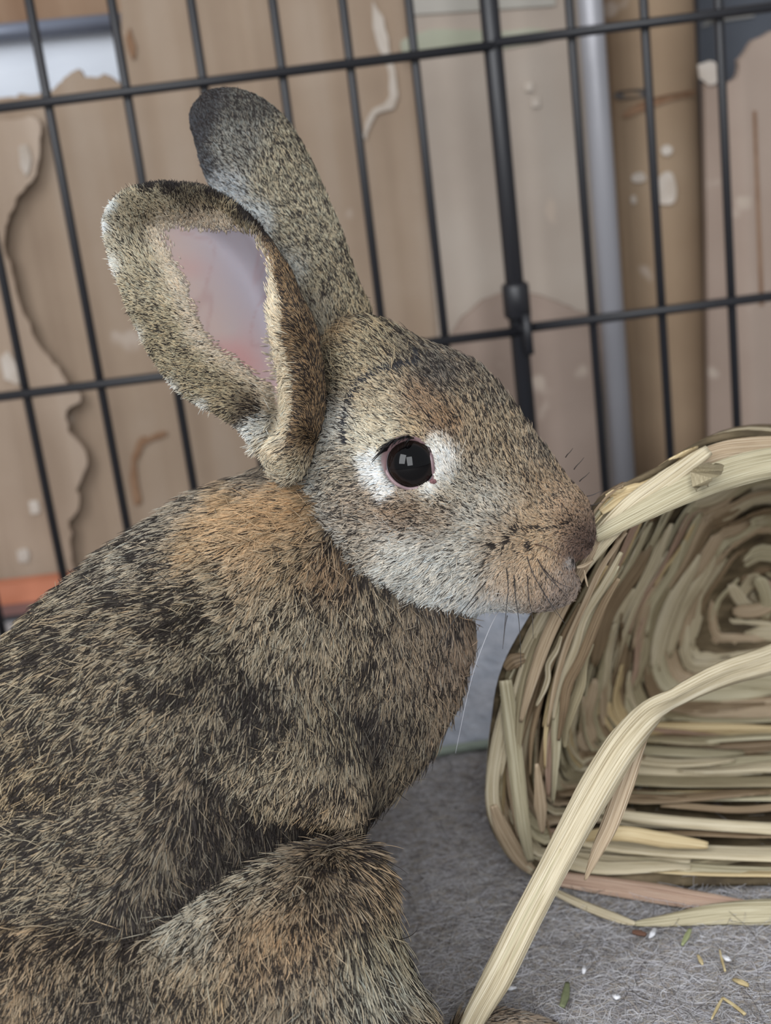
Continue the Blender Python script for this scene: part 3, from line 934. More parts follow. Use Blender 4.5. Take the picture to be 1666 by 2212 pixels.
hn /= np.linalg.norm(hn, axis=1)[:, None] + 1e-9
hc = comp_v[T[:, 0]]
hface = (face_v[T] * w3).sum(1)
u_, v_ = hp[:, 0], hp[:, 1]
skin_d = np.full(NH, -999.0)
mk = hc == ENC
skin_d[mk] = poly_sdf(spline(EAR_SKIN, 4, True), u_[mk], v_[mk])
ap_d = np.full(NH, -999.0)
mk = (hc == HEADC) & (np.abs(u_ - 885) < 130) & (np.abs(v_ - 1000) < 130)
ap_d[mk] = poly_sdf(APERTURE, u_[mk], v_[mk])
front = hface > 0.0
skin_d = skin_d + (lattice_noise(u_, v_, 14, 51) - .5) * 12 + rng.normal(0, 5, NH)
keep = ~((ap_d > -5) & (hp[:, 2] < 0))
in_skin = (hc == ENC) & front & (skin_d > 0)
keep &= ~((hc == ENC) & front & (skin_d > -30) & (rng.random(NH) > np.interp(skin_d, [-34, -6, 8, 18], [1.0, 0.6, 0.2, 0.0])))
hp, hw, hn, hc, hface, skin_d, ap_d, in_skin = [a[keep] for a in (hp, hw, hn, hc, hface, skin_d, ap_d, in_skin)]
u_, v_ = hp[:, 0], hp[:, 1]
NH = len(u_)
d2, Lh = flow_at(u_, v_, hc)
ang = (lattice_noise(u_, v_, 80, 21) - .5) * 0.5 + (lattice_noise(u_, v_, 24, 22) - .5) * 0.34 + rng.normal(0, 0.11, NH)
# messy patch of crossed hairs by the elbow and stray hairs everywhere
mess = np.exp(-(np.hypot((u_ - 620) / 75, (v_ - 1640) / 70)) ** 2) * (hc == SHC) + 0.5 * np.exp(-(np.hypot((u_ - 560) / 90, (v_ - 1130) / 70)) ** 2) * (hc == TORSOC)
ang += rng.normal(0, 0.6, NH) * mess
stray = rng.random(NH) < 0.02
ang += np.where(stray, rng.normal(0, 0.5, NH), 0)
ca_, sa_ = np.cos(ang), np.sin(ang)
d2 = np.stack([d2[:, 0] * ca_ - d2[:, 1] * sa_, d2[:, 0] * sa_ + d2[:, 1] * ca_], 1)
d3 = d2[:, :1] * RT - d2[:, 1:] * UP
tg = d3 - hn * (d3 * hn).sum(1)[:, None]
tl = np.linalg.norm(tg, axis=1)
tg /= tl[:, None] + 1e-9
bodyish = (hc == TORSOC) | (hc == SHC) | (hc == LEGC)
clump_n = lattice_noise(u_, v_, 16, 31)
lift = np.where(bodyish, 0.30, 0.24) + rng.normal(0, 0.07, NH) + (clump_n - .5) * np.where(bodyish, 0.30, 0.12) + np.where(stray, 0.2, 0)
lift = np.where(hc >= ENC, 0.32 + rng.normal(0, 0.08, NH), lift)
lift = np.clip(lift, 0.08, 0.9)
Lh = Lh * rng.uniform(0.72, 1.18, NH) * np.where(stray, 1.35, 1.0)
guard = (hc == LEGC) & (u_ > 740) & (rng.random(NH) < 0.07)
Lh = np.where(guard, Lh * 1.45, Lh)
lift = np.where(guard, lift + 0.12, lift)
Lh = np.where((hc == ENC) & (hface > 0), Lh * np.interp(skin_d, [-34, 14], [1.0, 0.55]), Lh)
Lh = np.where(ap_d > -26, np.minimum(Lh, 10 + np.abs(ap_d) * 0.5), Lh)
col_b, q_b = tint_at(u_, v_, hc)
# the near ear: brown rolled edge with a cream fringe inside, black top edge, pale outer edge
ear_m = hc == ENC
eu, ev = u_[ear_m], v_[ear_m]
drr = np.full(eu.shape, 1e9)
for x, y in EAR_ROLL[0]:
    drr = np.minimum(drr, np.hypot(eu - x, ev - y))
tr = drr / ramp(ev, 430, 760, 25, 84) + rng.normal(0, 0.07, len(eu))
fringe = np.zeros(NH, bool)
fringe[ear_m] = (tr > 0.6) & (tr < 1.25) & (ev > 500) & (ev < 960)
Lh = np.where(fringe & (rng.random(NH) < 0.6), Lh * 1.55, Lh)
d_out = poly_sdf(spline(EAR_N, 5, True), eu, ev)
ec, eq = col_b[ear_m], q_b[ear_m]


def mixin(w, c, q):
    global ec, eq
    ec = ec * (1 - w)[:, None] + lin(c) * w[:, None]
    eq = eq * (1 - w) + q * w


fr_ = hface[ear_m] > 0
lo = np.clip((ev - 500) / 60, 0, 1) * np.clip((1000 - ev) / 60, 0, 1) * fr_
mixin(lo * np.clip((1.0 - tr) / 0.2, 0, 1), (136, 112, 84), .48)
mixin(lo * np.clip((tr - 0.55) / 0.12, 0, 1) * np.clip((1.2 - tr) / 0.1, 0, 1), (214, 200, 174), .02)
mixin(np.clip((15 - d_out) / 6, 0, 1) * (ev < 520) * np.clip((eu - 285) / 40, 0, 1), (26, 22, 21), .95)
mixin(np.clip((8 - d_out) / 4, 0, 1) * np.clip((330 - eu + (ev - 400) * 0.75) / 60, 0, 1) * np.clip((ev - 420) / 40, 0, 1) * (tr > 1.2), (224, 222, 220), .0)
mixin(np.clip((skin_d[ear_m] + 36) / 34, 0, 1) * fr_ * (tr > 1.15), (186, 172, 152), .03)
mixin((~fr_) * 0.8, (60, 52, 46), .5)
col_b[ear_m], q_b[ear_m] = ec, eq
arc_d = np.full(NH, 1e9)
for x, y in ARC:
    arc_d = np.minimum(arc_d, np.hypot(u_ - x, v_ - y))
brow_shade_w = np.exp(-(arc_d / 6.0) ** 2) * (hc == HEADC) * (hface > 0.2)  # shade of the brow fold, painted in as dark hairs
# mottling of the coat
mot = np.where(bodyish, lattice_noise(u_, v_, 36, 41) * 0.5 + lattice_noise(u_, v_, 16, 42) * 0.5, lattice_noise(u_, v_, 14, 44))
fa, fb = -0.55 * u_ + 0.83 * v_, 0.83 * u_ + 0.55 * v_
mot2 = np.where(bodyish, lattice_noise(fa * 0.3, fb, 9, 43), lattice_noise(u_, v_, 8, 45))
q_eff = np.clip(q_b + np.where(bodyish, 0.09, 0.02) * np.clip((q_b - 0.15) * 8, 0, 1) + np.where(bodyish, 0.9, 0.25) * (mot - 0.5) * np.clip(q_b * 2.4, 0.1, 1) + (mot2 - .5) * np.where(bodyish, 0.55, 0.3) * np.clip(q_b * 3, 0, 1), 0, 0.97)
dark = rng.random(NH) < q_eff
dark |= rng.random(NH) < brow_shade_w * 0.95
spots_fold_shade = np.zeros(NH)
for x, y, r_ in ((1119, 1150, 9), (1106, 1164, 7), (1094, 1176, 6), (1075, 1173, 8), (1151, 1176, 7), (1128, 1190, 4), (1146, 1148, 4)):
    spots_fold_shade = np.maximum(spots_fold_shade, np.exp(-(np.hypot(u_ - x, v_ - y) / r_) ** 2))
for fold_, r_, amp_ in (([(1128, 1150), (1160, 1142), (1200, 1141), (1236, 1128)], 3.5, 0.75), ([(1074, 1176), (1060, 1205), (1042, 1236)], 3.5, 0.5), ([(1236, 1206), (1252, 1216), (1262, 1212)], 6.0, 0.9)):  # shade of nose-lip fold, cheek crease and nostril, painted as dark hairs
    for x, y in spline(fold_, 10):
        spots_fold_shade = np.maximum(spots_fold_shade, amp_ * np.exp(-(np.hypot(u_ - x, v_ - y) / r_) ** 2))
spots_fold_shade *= (hc == HEADC) & (hface > 0)
dark |= rng.random(NH) < spots_fold_shade
dark &= ~in_skin
var = rng.normal(1.0, 0.16, NH) * (0.85 + 0.3 * mot)
light_c = col_b * np.where(bodyish, 0.92, 0.97)[:, None] * np.clip(var, 0.45, 1.7)[:, None]
warm = rng.normal(0, 0.05, NH)
light_c = np.clip(light_c * np.stack([1 + warm, np.ones(NH), 1 - warm], 1), 0.004, 0.92)
dark_c = lin((44, 38, 37)) * rng.uniform(0.5, 1.5, NH)[:, None] + 0.05 * col_b
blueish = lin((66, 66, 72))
dark_c = np.where((brow_shade_w > 0.4)[:, None], blueish * 0.7, dark_c)
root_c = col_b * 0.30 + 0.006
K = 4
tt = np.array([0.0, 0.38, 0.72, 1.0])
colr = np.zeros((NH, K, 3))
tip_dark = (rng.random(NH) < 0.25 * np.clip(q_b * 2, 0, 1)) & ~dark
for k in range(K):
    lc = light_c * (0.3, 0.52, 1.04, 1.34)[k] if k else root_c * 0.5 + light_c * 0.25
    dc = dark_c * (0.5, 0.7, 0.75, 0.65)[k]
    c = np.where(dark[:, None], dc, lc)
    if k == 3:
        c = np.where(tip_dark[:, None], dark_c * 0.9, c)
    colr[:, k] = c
pos = np.zeros((NH, K, 3))
bend = rng.normal(0, 0.10, NH)
side = np.cross(hn, tg)
Lm = Lh * S
lift = np.where(dark, lift * 1.02, lift)
gdir = np.array([0, 0, -1.0])
for k, t in enumerate(tt):
    al = (np.cos(lift) * t)[:, None]
    up = (np.sin(lift) * (t - 0.42 * t * t))[:, None]
    pos[:, k] = hw + (tg * al + hn * up + side * (bend * t * t)[:, None]) * Lm[:, None] - hn * (0.8 * S if k == 0 else 0)
r0 = np.where(bodyish, 1.12, 0.9) * rng.uniform(0.75, 1.2, NH)
r0 = np.where(hc >= ENC, 0.9, r0)
r0 = np.where(stray, r0 * 0.7, r0) * S
rad = r0[:, None] * np.array([0.9, 1.0, 0.85, 0.22])[None, :]
off = np.array(rabbit.location)
m_fur = hair_material('rabbit_fur')
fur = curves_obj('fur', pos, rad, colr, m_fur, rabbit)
tag(fur, kind='stuff')
print('hairs', NH)

# ------------------------------------------------------------------ eye, lids, nose, whiskers
def field_front_z(u, v):
    """front surface of the figure at (u, v)"""
    i = int(np.clip(round((u - gu[0]) / GS), 0, len(gu) - 1))
    j = int(np.clip(round((v - gv[0]) / GS), 0, len(gv) - 1))
    colz = f[i, j]
    k = np.argmax(colz < 0)
    if colz[k] >= 0:
        return 0.0
    if k == 0:
        return float(gz[0])
    a, b_ = colz[k - 1], colz[k]
    return float(gz[k - 1] + GS * a / (a - b_))


# eyeball: built around its own axis so that iris and pupil are zones of the surface
eye_c = PP([(EYE[0], EYE[1], EYE_Z)])[0]
eye_dir = PP([(EYE[0] + 11, EYE[1] - 6, EYE_Z - 100)])[0] - eye_c
eye_dir /= np.linalg.norm(eye_dir)
ex = np.cross(eye_dir, UP)
ex /= np.linalg.norm(ex)
ey = np.cross(eye_dir, ex)
vs, fs = [], []
NR, NT = 40, 64
for i in range(NR + 1):
    th = math.pi * i / NR
    bulge = 1.0 + 0.05 * math.exp(-(th / 0.6) ** 2)
    for k in range(NT):
        ph = 2 * math.pi * k / NT
        d = eye_dir * math.cos(th) + (ex * math.cos(ph) + ey * math.sin(ph)) * math.sin(th)
        vs.append(eye_c + d * EYE_R * S * bulge)
for i in range(NR):
    for k in range(NT):
        k2 = (k + 1) % NT
        fs.append((i * NT + k, (i + 1) * NT + k, (i + 1) * NT + k2, i * NT + k2))
m_eye, nt, b = new_mat('eye_surface')
at = nt.nodes.new('ShaderNodeAttribute')
at.attribute_name = 'zone'
nt.links.new(at.outputs['Color'], b.inputs['Base Color'])
b.inputs['Roughness'].default_value = 0.02
b.inputs['IOR'].default_value = 1.36
eye = mesh_obj('eye', vs, fs, m_eye)
za = eye.data.color_attributes.new('zone', 'FLOAT_COLOR', 'POINT')
zc = np.ones((len(vs), 4), dtype=np.float32)
for i in range(NR + 1):
    th = math.degrees(math.pi * i / NR)
    if th < 36:
        c = lin((5, 4, 5))
    elif th < 49:
        c = lin((26, 19, 17))
    elif th < 53:
        c = lin((14, 11, 11))
    else:
        c = lin((205, 205, 214))
    zc[i * NT:(i + 1) * NT, :3] = c
za.data.foreach_set('color', zc.reshape(-1))
child(eye, rabbit)

# lid: a fleshy rim following the opening of the eye
lid = []
ap = APERTURE
cen = ap.mean(0)
for p in ap:
    q = cen + (p - cen) * 1.05
    dd = np.hypot(q[0] - EYE[0], q[1] - EYE[1])
    z = EYE_Z - math.sqrt(max(EYE_R ** 2 - dd * dd, 12.0 ** 2)) - 3.0
    lid.append((q[0], q[1], z))
m_lid_lo = noise_mat('lid_flesh', [(0.3, (116, 94, 97)), (0.7, (152, 128, 131))], scale=(500, 500, 500), rough=0.35, spec=0.5)
m_lid_up = noise_mat('lid_dark', [(0.3, (52, 42, 42)), (0.7, (88, 70, 72))], scale=(500, 500, 500), rough=0.4, spec=0.5)
nl = len(lid)
hi = [i for i in range(nl) if lid[i][1] < 985]
i0, i1 = min(hi), max(hi)
for nm, seq, mt, rr_ in (('upper_eyelid', lid[i0:i1 + 1], m_lid_up, 4.6), ('lower_eyelid', lid[i1:] + lid[:i0 + 1], m_lid_lo, 5.0)):
    rads = np.full(len(seq), rr_) * S
    rads[0] = rads[-1] = 3.2 * S
    lv, lf = tube_mesh(PP(seq), rads, 10)
    o = mesh_obj(nm, lv, lf, mt)
    child(o, rabbit)
# inner corner of the eye
cvs = PP([(936 + 8 * math.cos(a) * s_, 1040 + 6 * math.sin(a) * s_, EYE_Z - 40 - 8 * math.sqrt(max(0, 1 - s_ * s_))) for s_ in (0.05, 0.5, 0.85, 1.0) for a in np.linspace(0, 2 * math.pi, 12, endpoint=False)])
cf = [(r_ * 12 + k, r_ * 12 + (k + 1) % 12, (r_ + 1) * 12 + (k + 1) % 12, (r_ + 1) * 12 + k) for r_ in range(3) for k in range(12)] + [tuple(range(12))]
car = mesh_obj('tear_corner', cvs, cf, plain('wet_flesh', (128, 92, 94), 0.25))
child(car, rabbit)

# lashes
LASH = []
for k in range(26):
    t = k / 25
    a = np.array(spline([(838, 972), (850, 956), (870, 947), (895, 946)], 8)[min(24, int(t * 24))])
    L = 44 - 26 * t + random.uniform(-6, 6)
    ang = math.radians(150 + 10 * t + random.uniform(-8, 8)) if t < 0.6 else math.radians(165 + random.uniform(-25, 25))
    e = a + np.array([math.cos(ang), math.sin(ang)]) * L
    zs = EYE_Z - 46
    LASH.append([(a[0], a[1], zs), (a[0] * .6 + e[0] * .4, a[1] * .6 + e[1] * .4 - 4, zs - 16), (e[0] * .8 + a[0] * .2, e[1] * .8 + a[1] * .2 - 1, zs - 18), (e[0], e[1] + 3, zs - 14)])
lp = np.array([PP(l) for l in LASH])
lash = curves_obj('eyelashes', lp, np.tile(np.array([1.3, 1.2, 0.9, 0.3]) * S, (len(lp), 1)), np.tile(lin((16, 14, 15)), (len(lp), 4, 1)), m_fur, rabbit)
tag(lash, kind='stuff')

# whiskers: root, then points, all in rabbit coordinates; the lift brings them off the coat
WHISK = [
    ([(1056, 1250), (1015, 1300), (960, 1372), (895, 1508)], (22, 20, 20)), ([(1094, 1225), (1098, 1270), (1092, 1335), (1086, 1402)], (26, 22, 22)),
    ([(1110, 1235), (1114, 1290), (1122, 1350), (1126, 1442)], (24, 20, 20)), ([(1078, 1318), (1052, 1372), (1018, 1470), (984, 1628)], (168, 168, 174)),
    ([(1136, 1192), (1150, 1235), (1180, 1290), (1204, 1330)], (40, 32, 30)), ([(1160, 1205), (1180, 1240), (1206, 1268), (1230, 1290)], (36, 28, 28)),
    ([(1140, 1240), (1142, 1290), (1150, 1330), (1152, 1380)], (44, 36, 34)), ([(1165, 1262), (1182, 1292), (1204, 1322), (1222, 1350)], (32, 26, 26)),
    ([(1152, 1175), (1180, 1182), (1205, 1196), (1226, 1208)], (70, 50, 42)), ([(1040, 1284), (1024, 1302), (1010, 1318), (1000, 1334)], (30, 26, 26)),
    ([(1172, 1225), (1192, 1248), (1212, 1262), (1240, 1272)], (50, 40, 38)), ([(932, 908), (912, 884), (892, 858), (874, 826)], (36, 30, 30)),
    ([(735, 1168), (752, 1156), (768, 1146), (784, 1138)], (50, 42, 40)), ([(1096, 1330), (1092, 1350), (1090, 1370), (1088, 1392)], (90, 88, 92)),
    ([(1222, 988), (1226, 982), (1232, 976), (1238, 968)], (40, 34, 34)), ([(1240, 1014), (1246, 1006), (1254, 998), (1262, 988)], (40, 34, 34)), ([(1252, 1040), (1258, 1034), (1266, 1028), (1274, 1020)], (40, 34, 34)),
    ([(1268, 1072), (1278, 1070), (1288, 1066), (1300, 1060)], (50, 44, 44)), ([(1276, 1092), (1286, 1090), (1294, 1086), (1304, 1084)], (50, 44, 44))]
wm = {}
for k, (pts, cc) in enumerate(WHISK):
    zs = []
    for i, p in enumerate(pts):
        ui, vi_ = p
        z = field_front_z(ui, vi_) if i == 0 else zs[0] - 26 * i / 3 - 10
        if k >= 14:
            z = -10 - i * 4
        zs.append(z)
    p3 = spline([(p[0], p[1], z) for p, z in zip(pts, zs)], 5)
    n = len(p3)
    tv, tf = tube_mesh(PP(p3), np.linspace(1.35, 0.4, n) * S, 5)
    if cc not in wm:
        wm[cc] = plain('whisker_%d' % len(wm), cc, 0.4)
    w = mesh_obj('whisker', tv, tf, wm[cc])
    child(w, rabbit)

# ================================================================== GRASS BASKET
def straw_mat(name, a, b_, c, streak=1.0):
    """dry leaf: fibre streaks along the blade, from the blade's own uv"""
    m, nt, bs = new_mat(name)
    N, L = nt.nodes, nt.links
    uv = N.new('ShaderNodeUVMap')
    mp = N.new('ShaderNodeMapping')
    mp.inputs['Scale'].default_value = (9, 60, 1)
    L.new(uv.outputs[0], mp.inputs['Vector'])
    n1 = N.new('ShaderNodeTexNoise')
    n1.inputs['Scale'].default_value = 1.0
    n1.inputs['Detail'].default_value = 5
    L.new(mp.outputs[0], n1.inputs['Vector'])
    mp2 = N.new('ShaderNodeMapping')
    mp2.inputs['Scale'].default_value = (1.2, 30, 1)
    L.new(uv.outputs[0], mp2.inputs['Vector'])
    n2 = N.new('ShaderNodeTexNoise')
    n2.inputs['Scale'].default_value = 1.0
    n2.inputs['Detail'].default_value = 3
    L.new(mp2.outputs[0], n2.inputs['Vector'])
    ad = N.new('ShaderNodeMix')
    ad.inputs['Factor'].default_value = 0.6
    L.new(n1.outputs['Fac'], ad.inputs[2])
    L.new(n2.outputs['Fac'], ad.inputs[3])
    rp = N.new('ShaderNodeValToRGB')
    rp.color_ramp.elements.new(0.5)
    for e, (p, cc) in zip(rp.color_ramp.elements, ((0.36, a), (0.49, b_), (0.62, c))):
        e.position = p
        e.color = srgb(*cc)
    L.new(ad.outputs[0], rp.inputs['Fac'])
    L.new(rp.outputs['Color'], bs.inputs['Base Color'])
    bs.inputs['Roughness'].default_value = 0.55
    bs.inputs['Specular IOR Level'].default_value = 0.35
    bp = N.new('ShaderNodeBump')
    bp.inputs['Distance'].default_value = 0.0004
    bp.inputs['Strength'].default_value = 0.8
    L.new(n2.outputs['Fac'], bp.inputs['Height'])
    L.new(bp.outputs['Normal'], bs.inputs['Normal'])
    return m


STRAW = [straw_mat('straw_pale', (150, 134, 104), (200, 186, 156), (226, 215, 190)),
         straw_mat('straw_tan', (134, 112, 88), (182, 160, 132), (208, 190, 164)),
         straw_mat('straw_green', (142, 132, 104), (186, 175, 145), (210, 202, 174)),
         straw_mat('straw_rose', (136, 106, 90), (180, 150, 130), (204, 180, 160)),
         straw_mat('straw_olive', (116, 104, 80), (160, 147, 118), (186, 175, 146)),
         straw_mat('straw_gold', (164, 138, 96), (208, 185, 142), (226, 208, 168)),
         straw_mat('straw_brown', (90, 74, 56), (134, 113, 88), (166, 146, 118))]


def ribbon(name, path, width, normal, mat, parent, fold=0.25, thick=0.00035, twist=0.0, flat=None):
    """a folded dry leaf: path (n,3), width (n), normal (n,3)"""
    path = np.asarray(path, float)
    n = len(path)
    width = np.broadcast_to(np.asarray(width, float), (n,))
    normal = np.broadcast_to(np.asarray(normal, float), (n, 3))
    tan = np.gradient(path, axis=0)
    tan /= np.linalg.norm(tan, axis=1)[:, None] + 1e-12
    side = np.cross(tan, normal)
    side /= np.linalg.norm(side, axis=1)[:, None] + 1e-12
    nn = np.cross(side, tan)
    tw = np.broadcast_to(np.asarray(twist, float), (n,))
    s2 = side * np.cos(tw)[:, None] + nn * np.sin(tw)[:, None]
    n2 = -side * np.sin(tw)[:, None] + nn * np.cos(tw)[:, None]
    prof = [(-0.5, 0.0), (-0.24, 0.6), (0.0, 0.25), (0.22, 0.75), (0.5, 0.1)] if n < 40 else [(-0.5, 0.0), (-0.36, 0.32), (-0.26, 0.62), (-0.16, 0.34), (-0.03, 0.62), (0.08, 0.30), (0.2, 0.66), (0.33, 0.40), (0.5, 0.05)]
    m = len(prof)
    vs, uvs = [], []
    acc = np.concatenate([[0], np.cumsum(np.linalg.norm(np.diff(path, axis=0), axis=1))])
    for lay in (0, 1):
        for i in range(n):
            for a, h in prof:
                vs.append(path[i] + s2[i] * a * width[i] + n2[i] * (h * fold * width[i] * 0.5 - lay * thick))
                uvs.append((acc[i] * 10, a * width[i] * 100))
    fs = []
    o2 = n * m
    for i in range(n - 1):
        for k in range(m - 1):
            a = i * m + k
            fs.append((a, a + 1, a + m + 1, a + m))
            fs.append((o2 + a, o2 + a + m, o2 + a + m + 1, o2 + a + 1))
        for k in (0, m - 1):
            a = i * m + k
            q = (a, a + m, o2 + a + m, o2 + a)
            fs.append(q if k == 0 else q[::-1])
    for i in (0, n - 1):
        for k in range(m - 1):
            a = i * m + k
            q = (a, o2 + a, o2 + a + 1, a + 1)
            fs.append(q if i == 0 else q[::-1])
    o = mesh_obj(name, vs, fs, mat)
    ul = o.data.uv_layers.new(name='UVMap')
    li = np.zeros(len(o.data.loops), dtype=np.int32)
    o.data.loops.foreach_get('vertex_index', li)
    uo = np.random.default_rng(len(bpy.data.meshes)).random(2) * 50
    ul.data.foreach_set('uv', (np.array(uvs)[li] + uo).astype(np.float32).reshape(-1))
    if parent:
        child(o, parent)
    return o


def fl_pt(u, v, h=0.002):
    return on_floor(u, v, h)


RIM_UV = [(1288, 1118, .366), (1340, 1076, .370), (1410, 1042, .374), (1530, 972, .380), (1666, 964, .388), (1850, 1010, .398), (2010, 1150, .406), (2090, 1350, .412), (2100, 1600, .420),
          (2030, 1790, None), (1850, 1880, None), (1600, 1892, None), (1350, 1892, None), (1165, 1872, None), (1085, 1792, .426), (1072, 1700, .418), (1084, 1560, .408), (1110, 1440, .396), (1195, 1290, .382)]
rim = spline([P(u, v, D) if D else fl_pt(u, v, 0.006) for u, v, D in RIM_UV], 10, True)
RC = rim.mean(0)
BACK = P(1632, 1285, 0.505)
NRIM = len(rim)
basket = empty('grass_basket', (RC[0], RC[1], 0.0))
tag(basket, 'woven dry grass basket lying on its side, open towards the camera', 'basket')
POW = 2.9


def bsurf(t, s_, inset=0.0):
    """t around the rim (0..1), s from rim (0) to the middle of the back (1)"""
    t = np.asarray(t) % 1.0 * NRIM
    i = np.floor(t).astype(int)
    fr = (t - i)[..., None]
    r = rim[i % NRIM] * (1 - fr) + rim[(i + 1) % NRIM] * fr - RC
    ph = np.clip(np.asarray(s_), 0, 1) * math.pi / 2
    rad = (np.cos(ph) ** (2 / POW))[..., None]
    ax = (np.sin(ph) ** (2 / POW))[..., None]
    rl = np.linalg.norm(r, axis=-1)[..., None]
    p = RC + (BACK - RC) * ax + r * np.maximum(rad - inset / rl, 0.0)
    p[..., 2] = np.maximum(p[..., 2], 0.0056 + np.squeeze(np.asarray(inset)))
    return p


# smooth backing behind the straws, coloured dark to paint shade into the gaps
NS, NTt = 26, 96
vs, fs = [], []
for j in range(NS + 1):
    s_ = (j / NS) ** 1.0 * 0.9998
    q = bsurf(np.arange(NTt) / NTt, np.full(NTt, s_), -0.0025)
    q[:, 2] = np.maximum(q[:, 2], 0.0030)
    vs += list(q)
for j in range(NS):
    for i in range(NTt):
        i2 = (i + 1) % NTt
        fs.append((j * NTt + i, j * NTt + i2, (j + 1) * NTt + i2, (j + 1) * NTt + i))
sh = mesh_obj('dark_backing_shell', vs, fs, noise_mat('straw_gap_shade', [(0.3, (60, 50, 38)), (0.5, (92, 80, 60)), (0.7, (130, 114, 90))], scale=(60, 60, 200), rough=0.8, bump=0.001, bump_scale=(80, 80, 300)))
child(sh, basket)
md = sh.modifiers.new('thick', 'SOLIDIFY')
md.thickness = 0.0015
md.offset = 0

brng = np.random.default_rng(5)


def coil_straw(t0, t1, s0, s1, wid, inset, mat, n=16, tw=0.15, wob=0.006):
    tt_ = np.linspace(t0, t1, n)
    ss = np.linspace(s0, s1, n) + wob * np.sin(np.linspace(0, brng.uniform(3, 9), n) + brng.uniform(0, 6))
    p = bsurf(tt_, ss, inset + 0.0005 * np.sin(np.linspace(0, 7, n) + brng.uniform(0, 6))[:, None])
    ds = bsurf(tt_, ss + 0.02, inset) - bsurf(tt_, ss - 0.02, inset)
    tan = np.gradient(p, axis=0)
    nn = np.cross(tan, ds)
    nn /= np.linalg.norm(nn, axis=1)[:, None] + 1e-12
    cdir = (RC + (BACK - RC) * 0.4) - p
    sgn = np.sign((nn * cdir).sum(1))[:, None]
    nn = nn * sgn
    w = wid * np.clip(np.minimum(np.linspace(0.35, 4, n), np.linspace(4, 0.35, n)), 0, 1)
    return ribbon('straw', p, w, nn, mat, basket, fold=brng.uniform(0.15, 0.5), twist=brng.normal(0, tw) + np.linspace(0, brng.normal(0, 0.25), n))


pick = [0, 0, 0, 1, 1, 2, 2, 3, 4, 5, 6, 6]
# side walls: straws run round the opening, row after row towards the back
rows = 12
for r_ in range(rows):
    s_ = 0.03 + 0.58 * r_ / (rows - 1)
    t = brng.uniform(0, 1)
    done = 0.0
    while done < 0.98:
        ln = brng.uniform(0.13, 0.24)
        coil_straw(t - 0.02, t + ln + 0.02, s_ + brng.normal(0, 0.012), s_ + brng.normal(0, 0.014), brng.uniform(0.005, 0.0085) * (1 - 0.2 * s_), brng.uniform(0.0002, 0.0034), STRAW[pick[brng.integers(len(pick))]], 20, 0.22, 0.003)
        t += ln
        done += ln
# second layer on the left wall and the floor of the basket, where they show most
for k in range(84):
    mid = brng.uniform(0.58, 1.02)
    ln = brng.uniform(0.07, 0.17)
    s_ = brng.uniform(0.02, 0.60)
    coil_straw(mid - ln / 2, mid + ln / 2, s_ + brng.normal(0, 0.012), s_ + brng.normal(0, 0.016), brng.uniform(0.0025, 0.006), brng.uniform(0.003, 0.0060), STRAW[pick[brng.integers(len(pick))]], 14, 0.4, 0.003)
# the coiled back
for r_ in range(8):
    s_ = 0.65 + 0.335 * r_ / 7
    rr = math.cos(s_ * math.pi / 2) ** (2 / POW)
    cnt_ = max(4, int(9 * rr / 0.75))
    t = brng.uniform(0, 1)
    for k in range(cnt_):
        ln = 1.0 / cnt_
        coil_straw(t + k * ln - 0.03, t + (k + 1) * ln + 0.03, s_ + brng.normal(0, 0.006), s_ + brng.normal(0.01, 0.008), brng.uniform(0.005, 0.008), brng.uniform(0.0, 0.0035), STRAW[pick[brng.integers(len(pick))]], 9, 0.25, 0.003)


for k in range(5):
    a_ = k * 1.26 + 0.3
    e1_ = (rim[0] - RC) / np.linalg.norm(rim[0] - RC)
    e2_ = np.cross(e1_, (BACK - RC) / np.linalg.norm(BACK - RC))
    dv = e1_ * math.cos(a_) + e2_ * math.sin(a_)
    d9 = np.cross(dv, (BACK - RC) / np.linalg.norm(BACK - RC))
    cb = BACK - (BACK - RC) * 0.02 * (1 + k % 3)
    ribbon('straw', spline([cb - dv * 0.011 + d9 * 0.004, cb + d9 * 0.006, cb + dv * 0.011 + d9 * 0.003], 4), [.002, .005, .005, .005, .005, .005, .005, .004, .002], RC - BACK, STRAW[k % 4], basket, 0.4)


def blade(pts, widths, mat, fold=0.3, twist=None, n=6, tilt=(0, 0, 0), name='straw'):
    """a loose leaf: points (u, v, distance or None for on the floor)"""
    p = []
    for q in pts:
        if len(q) == 2 or q[2] is None:
            p.append(on_floor(q[0], q[1], 0.004))
        else:
            w_ = P(q[0], q[1], q[2])
            w_[2] = max(w_[2], 0.0025)
            p.append(w_)
    p = spline(p, n)
    wd = np.interp(np.linspace(0, 1, len(p)), np.linspace(0, 1, len(widths)), widths)
    tc = CAM - p
    tc /= np.linalg.norm(tc, axis=1)[:, None]
    nn = tc + np.array(tilt)
    tw = 0.0 if twist is None else np.interp(np.linspace(0, 1, len(p)), np.linspace(0, 1, len(twist)), twist)
    return ribbon(name, p, wd, nn, mat, basket, fold, 0.0004, tw)


mm = lambda px, D: px / F_PX * D
